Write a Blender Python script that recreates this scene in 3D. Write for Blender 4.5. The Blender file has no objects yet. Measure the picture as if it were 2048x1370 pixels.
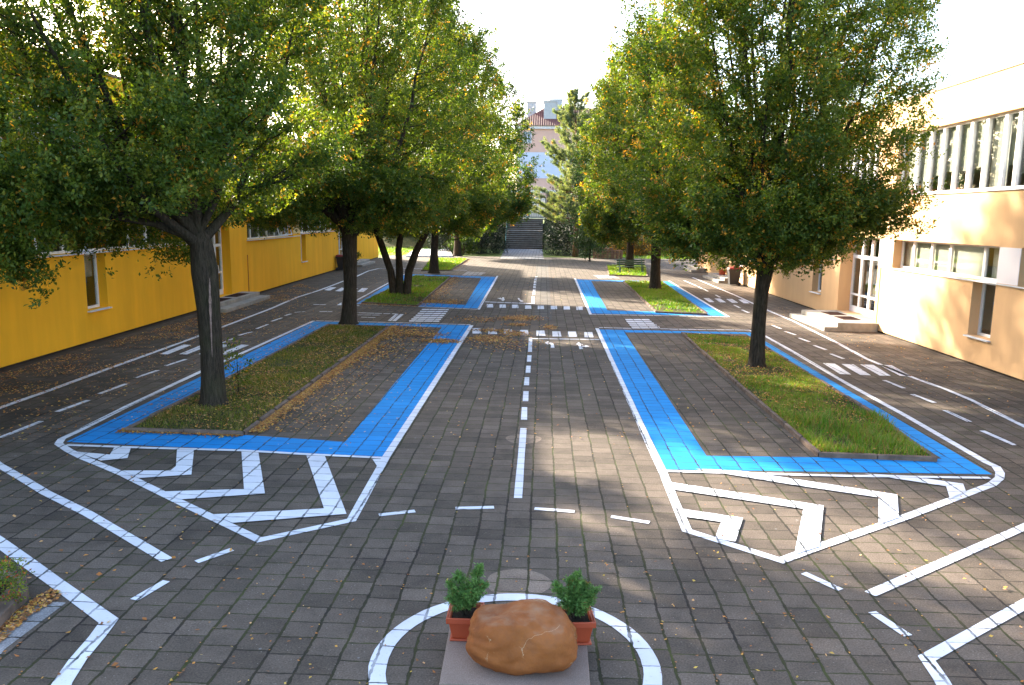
import bpy, math, random
import numpy as np
from mathutils import Vector, Matrix

# ------------------------------------------------------------------ camera, sky, sun
scene = bpy.context.scene
H = 3.7
F, PITCH, YAW, ROLL = 1562.0, math.radians(9.2), math.radians(2.2), math.radians(0.7)
_fw = np.array([-math.sin(YAW)*math.cos(PITCH), math.cos(YAW)*math.cos(PITCH), -math.sin(PITCH)])
_r0 = np.array([math.cos(YAW), math.sin(YAW), 0.0]); _u0 = np.cross(_r0, _fw)
_ri = _r0*math.cos(ROLL)+_u0*math.sin(ROLL); _up = -_r0*math.sin(ROLL)+_u0*math.cos(ROLL)
cam_d = bpy.data.cameras.new('camera'); cam = bpy.data.objects.new('camera', cam_d)
scene.collection.objects.link(cam)
cam_d.sensor_width = 36; cam_d.lens = F/2048*36; cam_d.clip_end = 3000; cam_d.clip_start = 0.05
M = Matrix.Identity(4)
for i in range(3):
    M[i][0] = _ri[i]; M[i][1] = _up[i]; M[i][2] = -_fw[i]
M[0][3], M[1][3], M[2][3] = 0, 0, H
cam.matrix_world = M
scene.camera = cam

SUN_AZ = math.radians(44)      # left of the courtyard axis, ahead of the camera
SUN_EL = math.radians(22.5)
w = bpy.data.worlds.new('World'); scene.world = w; w.use_nodes = True
nt = w.node_tree; bg = nt.nodes['Background']
sky = nt.nodes.new('ShaderNodeTexSky'); sky.sky_type = 'NISHITA'; sky.sun_disc = False
sky.sun_elevation = SUN_EL; sky.sun_rotation = -SUN_AZ
sky.air_density = 1.0; sky.dust_density = 3.0; sky.ozone_density = 1.0
nt.links.new(sky.outputs[0], bg.inputs[0]); bg.inputs[1].default_value = 0.15
sl = bpy.data.lights.new('sun', 'SUN'); sl.energy = 5.0; sl.angle = math.radians(0.8); sl.color = (1, 0.87, 0.70)
so = bpy.data.objects.new('sun', sl); scene.collection.objects.link(so)
_sd = Vector((-math.sin(SUN_AZ)*math.cos(SUN_EL), math.cos(SUN_AZ)*math.cos(SUN_EL), math.sin(SUN_EL)))
so.rotation_euler = _sd.to_track_quat('Z', 'Y').to_euler(); so.location = (-60, 60, 40)
scene.view_settings.view_transform = 'Standard'; scene.view_settings.look = 'None'
scene.view_settings.exposure = 2.7; scene.view_settings.gamma = 1.0
scene.cycles.max_bounces = 6; scene.cycles.diffuse_bounces = 4; scene.cycles.transmission_bounces = 4
scene.cycles.transparent_max_bounces = 8

# ------------------------------------------------------------------ helpers
def G(px, py, z=0.0):
    """the point of the ground (or of height z) that was surveyed at this spot of the photograph"""
    d = _fw+_ri*(px-1024)/F-_up*(py-685)/F
    t = (z-H)/d[2]
    return (d[0]*t, d[1]*t)
def YP(px, py, Y):
    d = _fw+_ri*(px-1024)/F-_up*(py-685)/F
    t = Y/d[1]
    return (d[0]*t, Y, H+d[2]*t)
col = scene.collection
rng = np.random.default_rng(7)
random.seed(7)

class MB:
    def __init__(s): s.v = []; s.f = []; s.m = []
    def quad(s, a, b, c, d, m=0):
        n = len(s.v); s.v += [a, b, c, d]; s.f.append((n, n+1, n+2, n+3)); s.m.append(m)
    def poly(s, pts, m=0):
        n = len(s.v); s.v += list(pts); s.f.append(tuple(range(n, n+len(pts)))); s.m.append(m)
    def box(s, x0, x1, y0, y1, z0, z1, m=0):
        n = len(s.v)
        s.v += [(x0,y0,z0),(x1,y0,z0),(x1,y1,z0),(x0,y1,z0),(x0,y0,z1),(x1,y0,z1),(x1,y1,z1),(x0,y1,z1)]
        for f in ((0,3,2,1),(4,5,6,7),(0,1,5,4),(1,2,6,5),(2,3,7,6),(3,0,4,7)):
            s.f.append(tuple(n+i for i in f)); s.m.append(m)
    def prism(s, pts, z0, z1, m=0):
        n = len(s.v); k = len(pts)
        s.v += [(p[0],p[1],z0) for p in pts]+[(p[0],p[1],z1) for p in pts]
        s.f.append(tuple(n+k+i for i in range(k))); s.m.append(m)
        s.f.append(tuple(n+k-1-i for i in range(k))); s.m.append(m)
        for i in range(k):
            j = (i+1) % k; s.f.append((n+i, n+j, n+k+j, n+k+i)); s.m.append(m)
    def bar(s, a, b, w, h=None, m=0):
        """a square bar from a to b"""
        a = Vector(a); b = Vector(b); h = h or w; d = (b-a).normalized()
        up = Vector((0,0,1)) if abs(d.z) < 0.95 else Vector((0,1,0))
        x = d.cross(up).normalized()*w/2; y = x.cross(d).normalized()*h/2
        n = len(s.v)
        for p in (a, b):
            for q in (-x-y, x-y, x+y, -x+y): s.v.append(tuple(p+q))
        for f in ((3,2,1,0),(4,5,6,7),(0,1,5,4),(1,2,6,5),(2,3,7,6),(3,0,4,7)):
            s.f.append(tuple(n+i for i in f)); s.m.append(m)
    def tube(s, pts, rad, seg=8, m=0, lump=0.0, cap=True):
        pts = [Vector(p) for p in pts]; n0 = len(s.v); k = len(pts)
        ph = random.random()*6
        for i, p in enumerate(pts):
            d = (pts[min(i+1,k-1)]-pts[max(i-1,0)]).normalized()
            ref = Vector((0,1,0)) if abs(d.y) < 0.9 else Vector((1,0,0))
            x = d.cross(ref).normalized(); y = d.cross(x).normalized()
            for j in range(seg):
                a = 2*math.pi*j/seg
                r = rad[i]*(1+lump*(math.sin(3*a+ph+i*0.35)+0.6*math.sin(5*a-ph+i*0.2)+0.5*random.uniform(-1,1)))
                s.v.append(tuple(p+x*math.cos(a)*r+y*math.sin(a)*r))
        for i in range(k-1):
            for j in range(seg):
                a = n0+i*seg+j; b = n0+i*seg+(j+1) % seg
                s.f.append((a, b, b+seg, a+seg)); s.m.append(m)
        if cap:
            s.f.append(tuple(n0+(k-1)*seg+j for j in range(seg))); s.m.append(m)
            s.f.append(tuple(n0+seg-1-j for j in range(seg))); s.m.append(m)
    def build(s, name, mats, parent=None, smooth=False, bevel=0, recalc=False):
        me = bpy.data.meshes.new(name); me.from_pydata([tuple(map(float, p)) for p in s.v], [], s.f)
        if not isinstance(mats, (list, tuple)): mats = [mats]
        for m in mats: me.materials.append(m)
        if len(mats) > 1: me.polygons.foreach_set('material_index', s.m)
        if smooth: me.polygons.foreach_set('use_smooth', [True]*len(s.f))
        me.update()
        o = bpy.data.objects.new(name, me); col.objects.link(o)
        if parent: o.parent = parent
        if bevel:
            b = o.modifiers.new('b', 'BEVEL'); b.width = bevel; b.segments = 2; b.limit_method = 'ANGLE'
        return o

def fast_mesh(name, verts, faces_k, mat, parent=None, tint=None, smooth=False):
    """verts (n,3); faces_k (m,k) index array; tint (m,3) colour of each face"""
    me = bpy.data.meshes.new(name)
    verts = np.asarray(verts, np.float32); faces_k = np.asarray(faces_k, np.int32)
    m, k = faces_k.shape
    me.vertices.add(len(verts)); me.vertices.foreach_set('co', verts.ravel())
    me.loops.add(m*k); me.loops.foreach_set('vertex_index', faces_k.ravel())
    me.polygons.add(m)
    me.polygons.foreach_set('loop_start', np.arange(0, m*k, k, dtype=np.int32))
    me.polygons.foreach_set('loop_total', np.full(m, k, np.int32))
    if tint is not None:
        at = me.attributes.new('tint', 'FLOAT_COLOR', 'FACE')
        c = np.ones((m, 4), np.float32); c[:, :3] = tint; at.data.foreach_set('color', c.ravel())
    me.materials.append(mat); me.update(calc_edges=True)
    o = bpy.data.objects.new(name, me); col.objects.link(o)
    if parent: o.parent = parent
    return o

def tag(o, label=None, cat=None, group=None, kind=None):
    if label: o['label'] = label
    if cat: o['category'] = cat
    if group: o['group'] = group
    if kind: o['kind'] = kind
    return o
def empty(name, loc, rz=0.0, label=None, cat=None, group=None):
    o = bpy.data.objects.new(name, None); col.objects.link(o); o.empty_display_size = .2
    o.location = loc; o.rotation_euler = (0, 0, rz)
    return tag(o, label, cat, group)
def copy_tree(o, parent=None):
    c = o.copy(); col.objects.link(c); c.parent = parent
    for ch in list(o.children): copy_tree(ch, c)
    return c

# ------------------------------------------------------------------ materials
class NT:
    def __init__(s, name, rough=0.85, spec=0.3):
        s.m = bpy.data.materials.new(name); s.m.use_nodes = True; s.t = s.m.node_tree
        s.b = s.t.nodes['Principled BSDF']; s.b.inputs['Roughness'].default_value = rough
        s.b.inputs['Specular IOR Level'].default_value = spec
        s.out = s.t.nodes['Material Output']
    def n(s, typ, **kw):
        x = s.t.nodes.new(typ)
        for k, v in kw.items(): setattr(x, k, v)
        return x
    def l(s, a, b): s.t.links.new(a, b)
    def pos(s):
        return s.n('ShaderNodeNewGeometry').outputs['Position']
    def obj(s):
        return s.n('ShaderNodeTexCoord').outputs['Object']
    def noise(s, vec, scale, detail=3, rough=0.6, dist=0.0):
        x = s.n('ShaderNodeTexNoise'); x.inputs['Scale'].default_value = scale
        x.inputs['Detail'].default_value = detail; x.inputs['Roughness'].default_value = rough
        x.inputs['Distortion'].default_value = dist
        s.l(vec, x.inputs['Vector']); return x.outputs['Fac']
    def ramp(s, fac, stops, interp='LINEAR'):
        x = s.n('ShaderNodeValToRGB'); x.color_ramp.interpolation = interp
        e = x.color_ramp.elements
        while len(e) < len(stops): e.new(0.5)
        for i, (p, c) in enumerate(stops):
            e[i].position = p; e[i].color = (c, c, c, 1) if isinstance(c, (int, float)) else (*c, 1)
        s.l(fac, x.inputs[0]); return x.outputs[0]
    def mix(s, fac, a, b, mode='MIX'):
        x = s.n('ShaderNodeMix', data_type='RGBA', blend_type=mode)
        for sock, v in ((x.inputs[0], fac), (x.inputs[6], a), (x.inputs[7], b)):
            if isinstance(v, (int, float)): sock.default_value = v
            elif isinstance(v, tuple): sock.default_value = (*v, 1)
            else: s.l(v, sock)
        return x.outputs[2]
    def math(s, op, a, b=None, c=None):
        x = s.n('ShaderNodeMath', operation=op)
        for i, v in enumerate((a, b, c)):
            if v is None: continue
            if isinstance(v, (int, float)): x.inputs[i].default_value = v
            else: s.l(v, x.inputs[i])
        return x.outputs[0]
    def bump(s, h, strength=0.3, dist=0.01):
        x = s.n('ShaderNodeBump'); x.inputs['Strength'].default_value = strength; x.inputs['Distance'].default_value = dist
        s.l(h, x.inputs['Height']); s.l(x.outputs[0], s.b.inputs['Normal'])
    def color(s, c):
        if isinstance(c, tuple): s.b.inputs['Base Color'].default_value = (*c, 1)
        else: s.l(c, s.b.inputs['Base Color'])
        return s.m

def plain(name, c, rough=0.7, spec=0.3, var=0.12, scale=6, metal=0, bump=0.0, bscale=60):
    t = NT(name, rough, spec); p = t.obj()
    f = t.noise(p, scale, 4)
    a = tuple(x*(1-var) for x in c); b = tuple(min(1, x*(1+var)) for x in c)
    t.color(t.ramp(f, [(0.3, a), (0.7, b)]))
    t.b.inputs['Metallic'].default_value = metal
    if bump: t.bump(t.noise(p, bscale, 3), bump, 0.004)
    return t.m

PX, PY = 0.312, 0.272
def paver_nodes(t):
    """joint mask (1 in a joint), a random value for every paver, the height"""
    p = t.pos()
    sep = t.n('ShaderNodeSeparateXYZ'); t.l(p, sep.inputs[0])
    wob = t.noise(p, 1.3, 2); wob2 = t.noise(p, 9.0, 2)
    w1 = t.math('ADD', t.math('MULTIPLY', t.math('SUBTRACT', wob, 0.5), 0.05), t.math('MULTIPLY', t.math('SUBTRACT', wob2, 0.5), 0.02))
    u = t.math('DIVIDE', t.math('ADD', t.math('ADD', sep.outputs[0], w1), 0.095), PX)
    cu = t.math('FLOOR', u); fu = t.math('SUBTRACT', u, cu)
    wn = t.n('ShaderNodeTexWhiteNoise', noise_dimensions='1D'); t.l(cu, wn.inputs['W'])
    v = t.math('ADD', t.math('DIVIDE', t.math('ADD', sep.outputs[1], w1), PY), t.math('MULTIPLY', wn.outputs['Value'], 7.3))
    cv = t.math('FLOOR', v); fv = t.math('SUBTRACT', v, cv)
    cmb = t.n('ShaderNodeCombineXYZ'); t.l(cu, cmb.inputs[0]); t.l(cv, cmb.inputs[1])
    rnd = t.n('ShaderNodeTexWhiteNoise', noise_dimensions='2D'); t.l(cmb.outputs[0], rnd.inputs['Vector'])
    eu = t.math('MULTIPLY', t.math('MINIMUM', fu, t.math('SUBTRACT', 1.0, fu)), PX)
    ev = t.math('MULTIPLY', t.math('MINIMUM', fv, t.math('SUBTRACT', 1.0, fv)), PY)
    jn = t.noise(p, 14.0, 3)
    wu = t.math('MULTIPLY_ADD', jn, 0.034, -0.0060)
    wv = t.math('MULTIPLY_ADD', jn, 0.020, -0.0040)
    ju = t.math('DIVIDE', t.math('SUBTRACT', eu, wu), 0.004)
    jv = t.math('DIVIDE', t.math('SUBTRACT', ev, wv), 0.003)
    j = t.math('MINIMUM', ju, jv)
    cl = t.n('ShaderNodeClamp'); t.l(j, cl.inputs[0])
    joint = t.math('SUBTRACT', 1.0, cl.outputs[0])
    return p, joint, rnd, jn, cl.outputs[0]

def mat_paving(name, base=(0.086, 0.0685, 0.053), lightness=1.0):
    t = NT(name, 0.9, 0.25)
    p, joint, rnd, jn, flat = paver_nodes(t)
    f1 = t.noise(p, 0.35, 4); f2 = t.noise(p, 60, 3, 0.7); f3 = t.noise(p, 4, 4)
    c = t.mix(f1, tuple(x*0.78*lightness for x in base), tuple(x*1.25*lightness for x in base))
    rv = t.math('MULTIPLY_ADD', rnd.outputs['Value'], 0.52, 0.76)
    cv = t.n('ShaderNodeCombineColor'); [t.l(rv, cv.inputs[i]) for i in range(3)]
    c = t.mix(1.0, c, cv.outputs[0], 'MULTIPLY')
    c = t.mix(t.math('MULTIPLY', rnd.outputs['Value'], 0.22), c, (0.13, 0.10, 0.082))
    sp = t.ramp(f2, [(0.30, 0.62), (0.5, 1.0), (0.74, 1.55)]); c = t.mix(1.0, c, sp, 'MULTIPLY')
    st = t.ramp(f3, [(0.25, 0.75), (0.5, 1.0), (0.75, 1.15)]); c = t.mix(1.0, c, st, 'MULTIPLY')
    c = t.mix(1.0, c, t.ramp(t.noise(p, 0.9, 5, 0.7, 0.6), [(0.30, 0.72), (0.48, 1.0), (0.70, 1.0), (0.80, 1.18)]), 'MULTIPLY')
    # chewing gum and lichen spots
    vo = t.n('ShaderNodeTexVoronoi', feature='F1'); vo.inputs['Scale'].default_value = 3.4; t.l(p, vo.inputs['Vector'])
    thr = t.n('ShaderNodeSeparateColor'); t.l(vo.outputs['Color'], thr.inputs[0])
    rad = t.math('MULTIPLY', t.math('MULTIPLY', thr.outputs[0], thr.outputs[1]), 0.085)
    spot = t.math('LESS_THAN', vo.outputs['Distance'], rad)
    c = t.mix(t.math('MULTIPLY', spot, 0.32), c, (0.27, 0.28, 0.28))
    vo2 = t.n('ShaderNodeTexVoronoi', feature='F1'); vo2.inputs['Scale'].default_value = 16; t.l(p, vo2.inputs['Vector'])
    spk = t.math('LESS_THAN', vo2.outputs['Distance'], 0.075)
    c = t.mix(t.math('MULTIPLY', spk, 0.45), c, (0.36, 0.33, 0.28))
    moss = t.ramp(t.noise(p, 0.9, 4), [(0.38, (0.016, 0.013, 0.011)), (0.52, (0.028, 0.030, 0.010)), (0.66, (0.045, 0.055, 0.012))])
    c = t.mix(t.math('MULTIPLY', joint, 0.92), c, moss)
    t.bump(t.math('ADD', t.math('ADD', t.math('MULTIPLY', flat, 0.7), t.math('MULTIPLY', f2, 0.22)), t.math('MULTIPLY', rnd.outputs['Value'], 0.3)), 0.7, 0.012)
    return t.color(c)

def mat_paint(name, c0, c1, wear=0.35, edge=0.5):
    """paint over the pavers: joints and grit show through"""
    t = NT(name, 0.8, 0.12)
    p, joint, rnd, jn, flat = paver_nodes(t)
    f = t.noise(p, 1.1, 4); f2 = t.noise(p, 45, 3, 0.7)
    c = t.mix(t.ramp(f, [(0.3, 0.0), (0.7, 1.0)]), c0, c1)
    rv = t.math('MULTIPLY_ADD', rnd.outputs['Value'], 0.14, 0.92)
    cv = t.n('ShaderNodeCombineColor'); [t.l(rv, cv.inputs[i]) for i in range(3)]
    c = t.mix(1.0, c, cv.outputs[0], 'MULTIPLY')
    wr = t.math('MULTIPLY', t.ramp(f2, [(0.60, 0.0), (0.76, 1.0)]), wear)
    c = t.mix(wr, c, (0.12, 0.11, 0.10))
    jw = t.math('MULTIPLY', joint, t.ramp(t.noise(p, 3.1, 3), [(0.35, 0.35), (0.6, 0.95)]))
    c = t.mix(jw, c, (0.03, 0.035, 0.035))
    t.bump(t.math('ADD', flat, t.math('MULTIPLY', f2, 0.2)), 0.5, 0.008)
    return t.color(c)

def mat_leaf(name, trans=0.42, rough=0.55):
    t = NT(name, rough, 0.35)
    a = t.n('ShaderNodeAttribute', attribute_name='tint')
    t.l(a.outputs['Color'], t.b.inputs['Base Color'])
    tr = t.n('ShaderNodeBsdfTranslucent')
    h = t.n('ShaderNodeMix', data_type='RGBA', blend_type='MULTIPLY'); h.inputs[0].default_value = 1.0
    t.l(a.outputs['Color'], h.inputs[6]); h.inputs[7].default_value = (2.0, 1.95, 0.55, 1)
    t.l(h.outputs[2], tr.inputs['Color'])
    mx = t.n('ShaderNodeMixShader'); mx.inputs[0].default_value = trans
    t.l(t.b.outputs[0], mx.inputs[1]); t.l(tr.outputs[0], mx.inputs[2]); t.l(mx.outputs[0], t.out.inputs['Surface'])
    return t.m

def mat_bark(name, c=(0.036, 0.028, 0.020), moss=0.25):
    t = NT(name, 0.95, 0.15); p = t.pos()
    mp = t.n('ShaderNodeMapping'); mp.inputs['Scale'].default_value = (1, 1, 0.16); t.l(p, mp.inputs['Vector'])
    f = t.noise(mp.outputs[0], 26, 5, 0.7); g2 = t.noise(p, 2.2, 3)
    cc = t.ramp(f, [(0.3, tuple(x*0.35 for x in c)), (0.5, c), (0.72, tuple(x*1.9 for x in c))])
    cc = t.mix(t.math('MULTIPLY', t.ramp(g2, [(0.5, 0.0), (0.68, 1.0)]), moss), cc, (0.045, 0.05, 0.018))
    t.bump(f, 0.9, 0.03)
    return t.color(cc)

def mat_wall(name, c, streak=0.10):
    t = NT(name, 0.9, 0.2); p = t.obj()
    mp = t.n('ShaderNodeMapping'); mp.inputs['Scale'].default_value = (1, 1, 0.14); t.l(p, mp.inputs['Vector'])
    f = t.noise(mp.outputs[0], 1.6, 4); g2 = t.noise(p, 0.5, 3); gr = t.noise(p, 120, 2)
    k = t.ramp(f, [(0.3, 1-streak), (0.7, 1+streak*0.3)]); k2 = t.ramp(g2, [(0.3, 0.95), (0.7, 1.03)])
    cc = t.mix(1.0, t.mix(1.0, c, k, 'MULTIPLY'), k2, 'MULTIPLY')
    t.bump(gr, 0.25, 0.004)
    return t.color(cc)

def mat_glass(name, refl=(0.9, 0.95, 1.0)):
    t = NT(name, 0.03, 0.5)
    gl = t.n('ShaderNodeBsdfGlossy'); gl.inputs['Roughness'].default_value = 0.02; gl.inputs['Color'].default_value = (*refl, 1)
    tr = t.n('ShaderNodeBsdfTransparent'); tr.inputs['Color'].default_value = (0.88, 0.89, 0.87, 1)
    fr = t.n('ShaderNodeLayerWeight'); fr.inputs[0].default_value = 0.5
    fc = t.math('MULTIPLY_ADD', t.math('POWER', fr.outputs['Facing'], 4.0), 0.75, 0.05)
    mx = t.n('ShaderNodeMixShader'); t.l(fc, mx.inputs[0]); t.l(tr.outputs[0], mx.inputs[1]); t.l(gl.outputs[0], mx.inputs[2])
    t.l(mx.outputs[0], t.out.inputs['Surface'])
    return t.m

m_paving = mat_paving('paving')
m_white = mat_paint('white_paint', (0.54, 0.55, 0.59), (0.68, 0.69, 0.72), 0.42)
m_blue = mat_paint('blue_paint', (0.010, 0.20, 0.50), (0.015, 0.235, 0.57), 0.22)
m_leaf = mat_leaf('leaf')
m_fallen = mat_leaf('fallen_leaf', 0.12, 0.7)
m_blade = mat_leaf('grass_blade', 0.35, 0.6)
m_needle = mat_leaf('needle', 0.15, 0.6)
m_bark = mat_bark('bark')
m_pinebark = mat_bark('pine_bark', (0.13, 0.075, 0.045), 0.0)
m_yellow = mat_wall('yellow_render', (0.90, 0.44, 0.022), 0.13)
m_orange = mat_wall('orange_render', (0.60, 0.38, 0.20), 0.09)
m_cream = mat_wall('cream_render', (0.66, 0.46, 0.20), 0.05)
m_whitewall = mat_wall('white_render', (0.70, 0.66, 0.68), 0.04)
m_frame = plain('white_frame', (0.74, 0.73, 0.74), 0.45, 0.4, 0.03)
m_sill = plain('sill_metal', (0.60, 0.61, 0.63), 0.4, 0.5, 0.05)
m_blind = plain('roller_blind', (0.34, 0.345, 0.30), 0.8, 0.2, 0.05, 2)
m_curtain = plain('curtain', (0.55, 0.55, 0.50), 0.9, 0.1, 0.05)
m_dark = plain('dark_room', (0.045, 0.045, 0.04), 0.9, 0.1, 0.3, 1.2)
m_room = plain('pale_room', (0.22, 0.20, 0.16), 0.9, 0.1, 0.2, 1.2)
m_glass = mat_glass('glass')
m_conc = plain('concrete', (0.27, 0.25, 0.22), 0.9, 0.2, 0.25, 3, bump=0.5, bscale=50)
m_kerb = plain('kerb_stone', (0.135, 0.098, 0.076), 0.92, 0.2, 0.35, 5, bump=0.6, bscale=40)
m_dirt = plain('dirt_strip', (0.05, 0.038, 0.03), 0.95, 0.1, 0.3, 4, bump=0.6)
m_roofcap = plain('roof_edge', (0.20, 0.13, 0.08), 0.6, 0.3)
m_mat = plain('door_mat', (0.055, 0.03, 0.026), 0.95, 0.1, 0.3, 30)
m_bin = plain('bin_plastic', (0.016, 0.017, 0.022), 0.5, 0.4)
m_binlid = plain('red_lid', (0.18, 0.014, 0.016), 0.45, 0.4)
m_green = plain('green_paint', (0.022, 0.075, 0.045), 0.5, 0.4)
m_benchwood = plain('bench_wood', (0.045, 0.075, 0.040), 0.7, 0.3, 0.3, 8)
m_terra = plain('terracotta_plastic', (0.36, 0.062, 0.024), 0.45, 0.4, 0.06)
m_soil = plain('soil', (0.022, 0.017, 0.013), 0.95, 0.1, 0.5, 40, bump=1.0)
m_rust = plain('rust_pipe', (0.34, 0.09, 0.03), 0.7)

# ------------------------------------------------------------------ ground
def sheet(name, polys, z, mat, label=None, cat=None, kind='structure', sub=0):
    mb = MB()
    for pts in polys: mb.poly([(x, y, z) for x, y in pts])
    o = mb.build(name, mat)
    tag(o, label, cat, None, kind)
    return o
def ccw(pts):
    a = sum(pts[i][0]*pts[(i+1) % len(pts)][1]-pts[(i+1) % len(pts)][0]*pts[i][1] for i in range(len(pts)))
    return pts if a > 0 else pts[::-1]
tg = NT('lawn_ground', 0.95, 0.1); pg = tg.pos()
m_lawn = tg.color(tg.ramp(tg.noise(pg, 1.2, 5), [(0.3, (0.045, 0.075, 0.015)), (0.7, (0.10, 0.14, 0.03))]))
td = NT('bed_ground', 0.95, 0.1); pg = td.pos()
m_bed = td.color(td.ramp(td.noise(pg, 7, 5, 0.7), [(0.3, (0.030, 0.022, 0.014)), (0.5, (0.055, 0.060, 0.018)), (0.7, (0.11, 0.085, 0.035))]))
td.bump(td.noise(pg, 30, 3), 0.8, 0.03)
sheet('ground', [[(-900, -300), (900, -300), (900, 1500), (-900, 1500)]], -0.03, m_lawn)
sheet('paving', [[(-17, -4), (17, -4), (17, 72), (2.4, 72), (-0.0, 72), (-4.8, 72), (-14, 72)][:7]], 0.0, m_paving)
sheet('lane_paving', [[(-14.5, 8), (-9.1, 8), (-9.1, 34), (-9.1, 52), (-14.5, 52)]], 0.002, mat_paving('shade_dirt_paving', (0.050, 0.040, 0.030)))  # dirty lane pavers, base colour also darkened for the shade under the trees
# lighter worn slabs and the concrete path to the stairs
m_pave_pale = mat_paving('pale_paving', (0.155, 0.165, 0.185))
m_pave_light = mat_paving('light_paving', (0.25, 0.25, 0.255))
m_pave_warm = mat_paving('washed_paving', (0.19, 0.145, 0.11))
A = G(1000, 520); B = G(1085, 520)
sheet('path', [[(A[0]-.1, 68.5), (B[0]+.1, 68.5), (-0.1, 89.6), (-4.4, 89.6)]], 0.004, m_pave_pale)
sheet('pale_pavers', [[G(*p) for p in ((922,551),(962,551),(972,545),(935,543))], [G(*p) for p in ((1196,557),(1240,557),(1226,550),(1186,550))]], 0.004, m_pave_light)
sheet('greyer_pavers', [[G(*p) for p in ((1070,640),(1104,640),(1096,530),(1072,530))]], 0.004, mat_paving('greyer_paving', (0.082, 0.075, 0.068)))
sheet('pavers_corner', [[G(*p) for p in ((-30,1345),(0,1312),(8,1300),(132,1206),(90,1203),(-20,1240))]], 0.004, m_pave_light)
def disc(cx, cy, r, z, n=40, ph=0): return [(cx+r*math.cos(2*math.pi*i/n)*(1+.05*math.sin(3*i*2*math.pi/n+ph)), cy+r*.95*math.sin(2*math.pi*i/n)) for i in range(n)]
c1 = G(1047, 878); c2 = G(1036, 1166)
sheet('worn_spots', [disc(c1[0], c1[1], 0.30, 0)], 0.002, m_pave_warm)
sheet('worn_spot_near', [disc(c2[0], c2[1], 0.33, 0, ph=1)], 0.002, m_pave_warm)

# ------------------------------------------------------------------ painted markings
ZB, ZW = 0.004, 0.008
def ring_band(name, outer, inner):
    mb = MB(); o = [G(*p) for p in outer]; i_ = [G(*p) for p in inner]
    for k in range(4):
        j = (k+1) % 4
        q = ccw([o[k], o[j], i_[j], i_[k]])
        mb.poly([(x, y, ZB) for x, y in q])
    return tag(mb.build(name, m_blue), kind='structure')
ring_band('blue_band_near_left', [(133,884),(770,914),(942,651),(629,643)], [(262,855),(690,884),(884,655),(655,648)])
ring_band('blue_band_near_right', [(1332,939),(1984,949),(1500,665),(1198,659)], [(1413,912),(1884,918),(1492,668),(1249,665)])
ring_band('blue_band_far_left', [(712,608),(955,617),(994,554),(812,548)], [(744,600),(931,610),(963,556),(830,552)])
ring_band('blue_band_far_right', [(1181,627),(1452,632),(1337,563),(1152,559)], [(1215,621),(1418,626),(1321,565),(1182,562)])

def line(mb, px, width, z=ZW, closed=False, world=False):
    """a painted line of real width through surveyed points, mitred at its corners"""
    P = [Vector(p if world else G(*p)) for p in px]
    # slightly uneven brush edge
    Q = []
    for a, b in zip(P[:-1], P[1:]):
        n = max(1, int((b-a).length/0.6))
        for i in range(n): Q.append(a.lerp(b, i/n))
    Q.append(P[-1])
    L, R = [], []
    for i, p in enumerate(Q):
        a = Q[i-1] if i > 0 else (Q[-2] if closed else None)
        b = Q[i+1] if i < len(Q)-1 else (Q[1] if closed else None)
        d1 = (p-a).normalized() if a is not None else None
        d2 = (b-p).normalized() if b is not None else None
        d = (d1+d2).normalized() if d1 is not None and d2 is not None else (d1 if d1 is not None else d2)
        nrm = Vector((-d.y, d.x))
        k = 1.0
        if d1 is not None and d2 is not None:
            k = 1/max(0.45, d.dot(d1))
        wv = width/2*k*(1+random.uniform(-.05, .05))
        L.append(p+nrm*wv); R.append(p-nrm*wv)
    for i in range(len(Q)-1):
        mb.poly([(R[i].x, R[i].y, z), (R[i+1].x, R[i+1].y, z), (L[i+1].x, L[i+1].y, z), (L[i].x, L[i].y, z)])
def polyp(mb, px, z=ZW): mb.poly([(x, y, z) for x, y in ccw([G(*p) for p in px])])
def marks(name, lines=(), polys=(), z=ZW):
    mb = MB()
    for l in lines: line(mb, l[0], l[1], z)
    for p in polys: polyp(mb, p, z)
    return tag(mb.build(name, m_white), kind='structure')

W = 0.125
marks('island_outline_near_left', [
    ([(628,642),(401,744),(255,813),(150,866),(124,878),(117,888),(138,902),(164,915),(246,949),(360,1005),(519,1081),(703,1041),(772,915),(943,651)], W)])
marks('island_edge_near_left', [([(132,891),(300,897),(483,902),(600,909),(768,917)], 0.09), ([(632,642),(800,646),(941,650)], 0.10)], z=ZW+0.004)
Zc = lambda x, y: (x*.293, 700+y*.293)
Zd = lambda x, y: (400+x*.4639, 850+y*.4639)
marks('chevrons_near_left', polys=[
    [(229,896),(262,897),(255,918),(202,923),(150,905),(220,911)],
    [(354,901),(388,902),(383,951),(277,958),(245,943),(341,943),(352,934)],
    [(483,905),(517,907),(530,989),(360,1001),(325,985),(488,980)],
    [(613,913),(650,914),(693,1030),(465,1048),(425,1031),(648,1019)],
    [(745,920),(776,920),(758,940)]], z=ZW+0.008)
Ze = lambda x, y: (1150+x*.4385, 560+y*.4385)
marks('island_outline_near_right', [
    ([(1500,661),(1529,672),(1588,705),(1698,770),(1808,830),(1974,926),(1992,934),(2000,946),(1999,957),(1983,970),(1930,990),(1808,1036),(1641,1093),(1562,1122),(1374,1062),(1347,998),(1326,946),(1299,889),(1194,657)], W)])
marks('island_edge_near_right', [([(1332,943),(1500,948),(1689,953),(1979,957)], 0.09), ([(1198,656),(1350,659),(1500,661)], 0.10)], z=ZW+0.004)
Zf = lambda x, y: (1300+x*.3795, 850+y*.3795)
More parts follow.
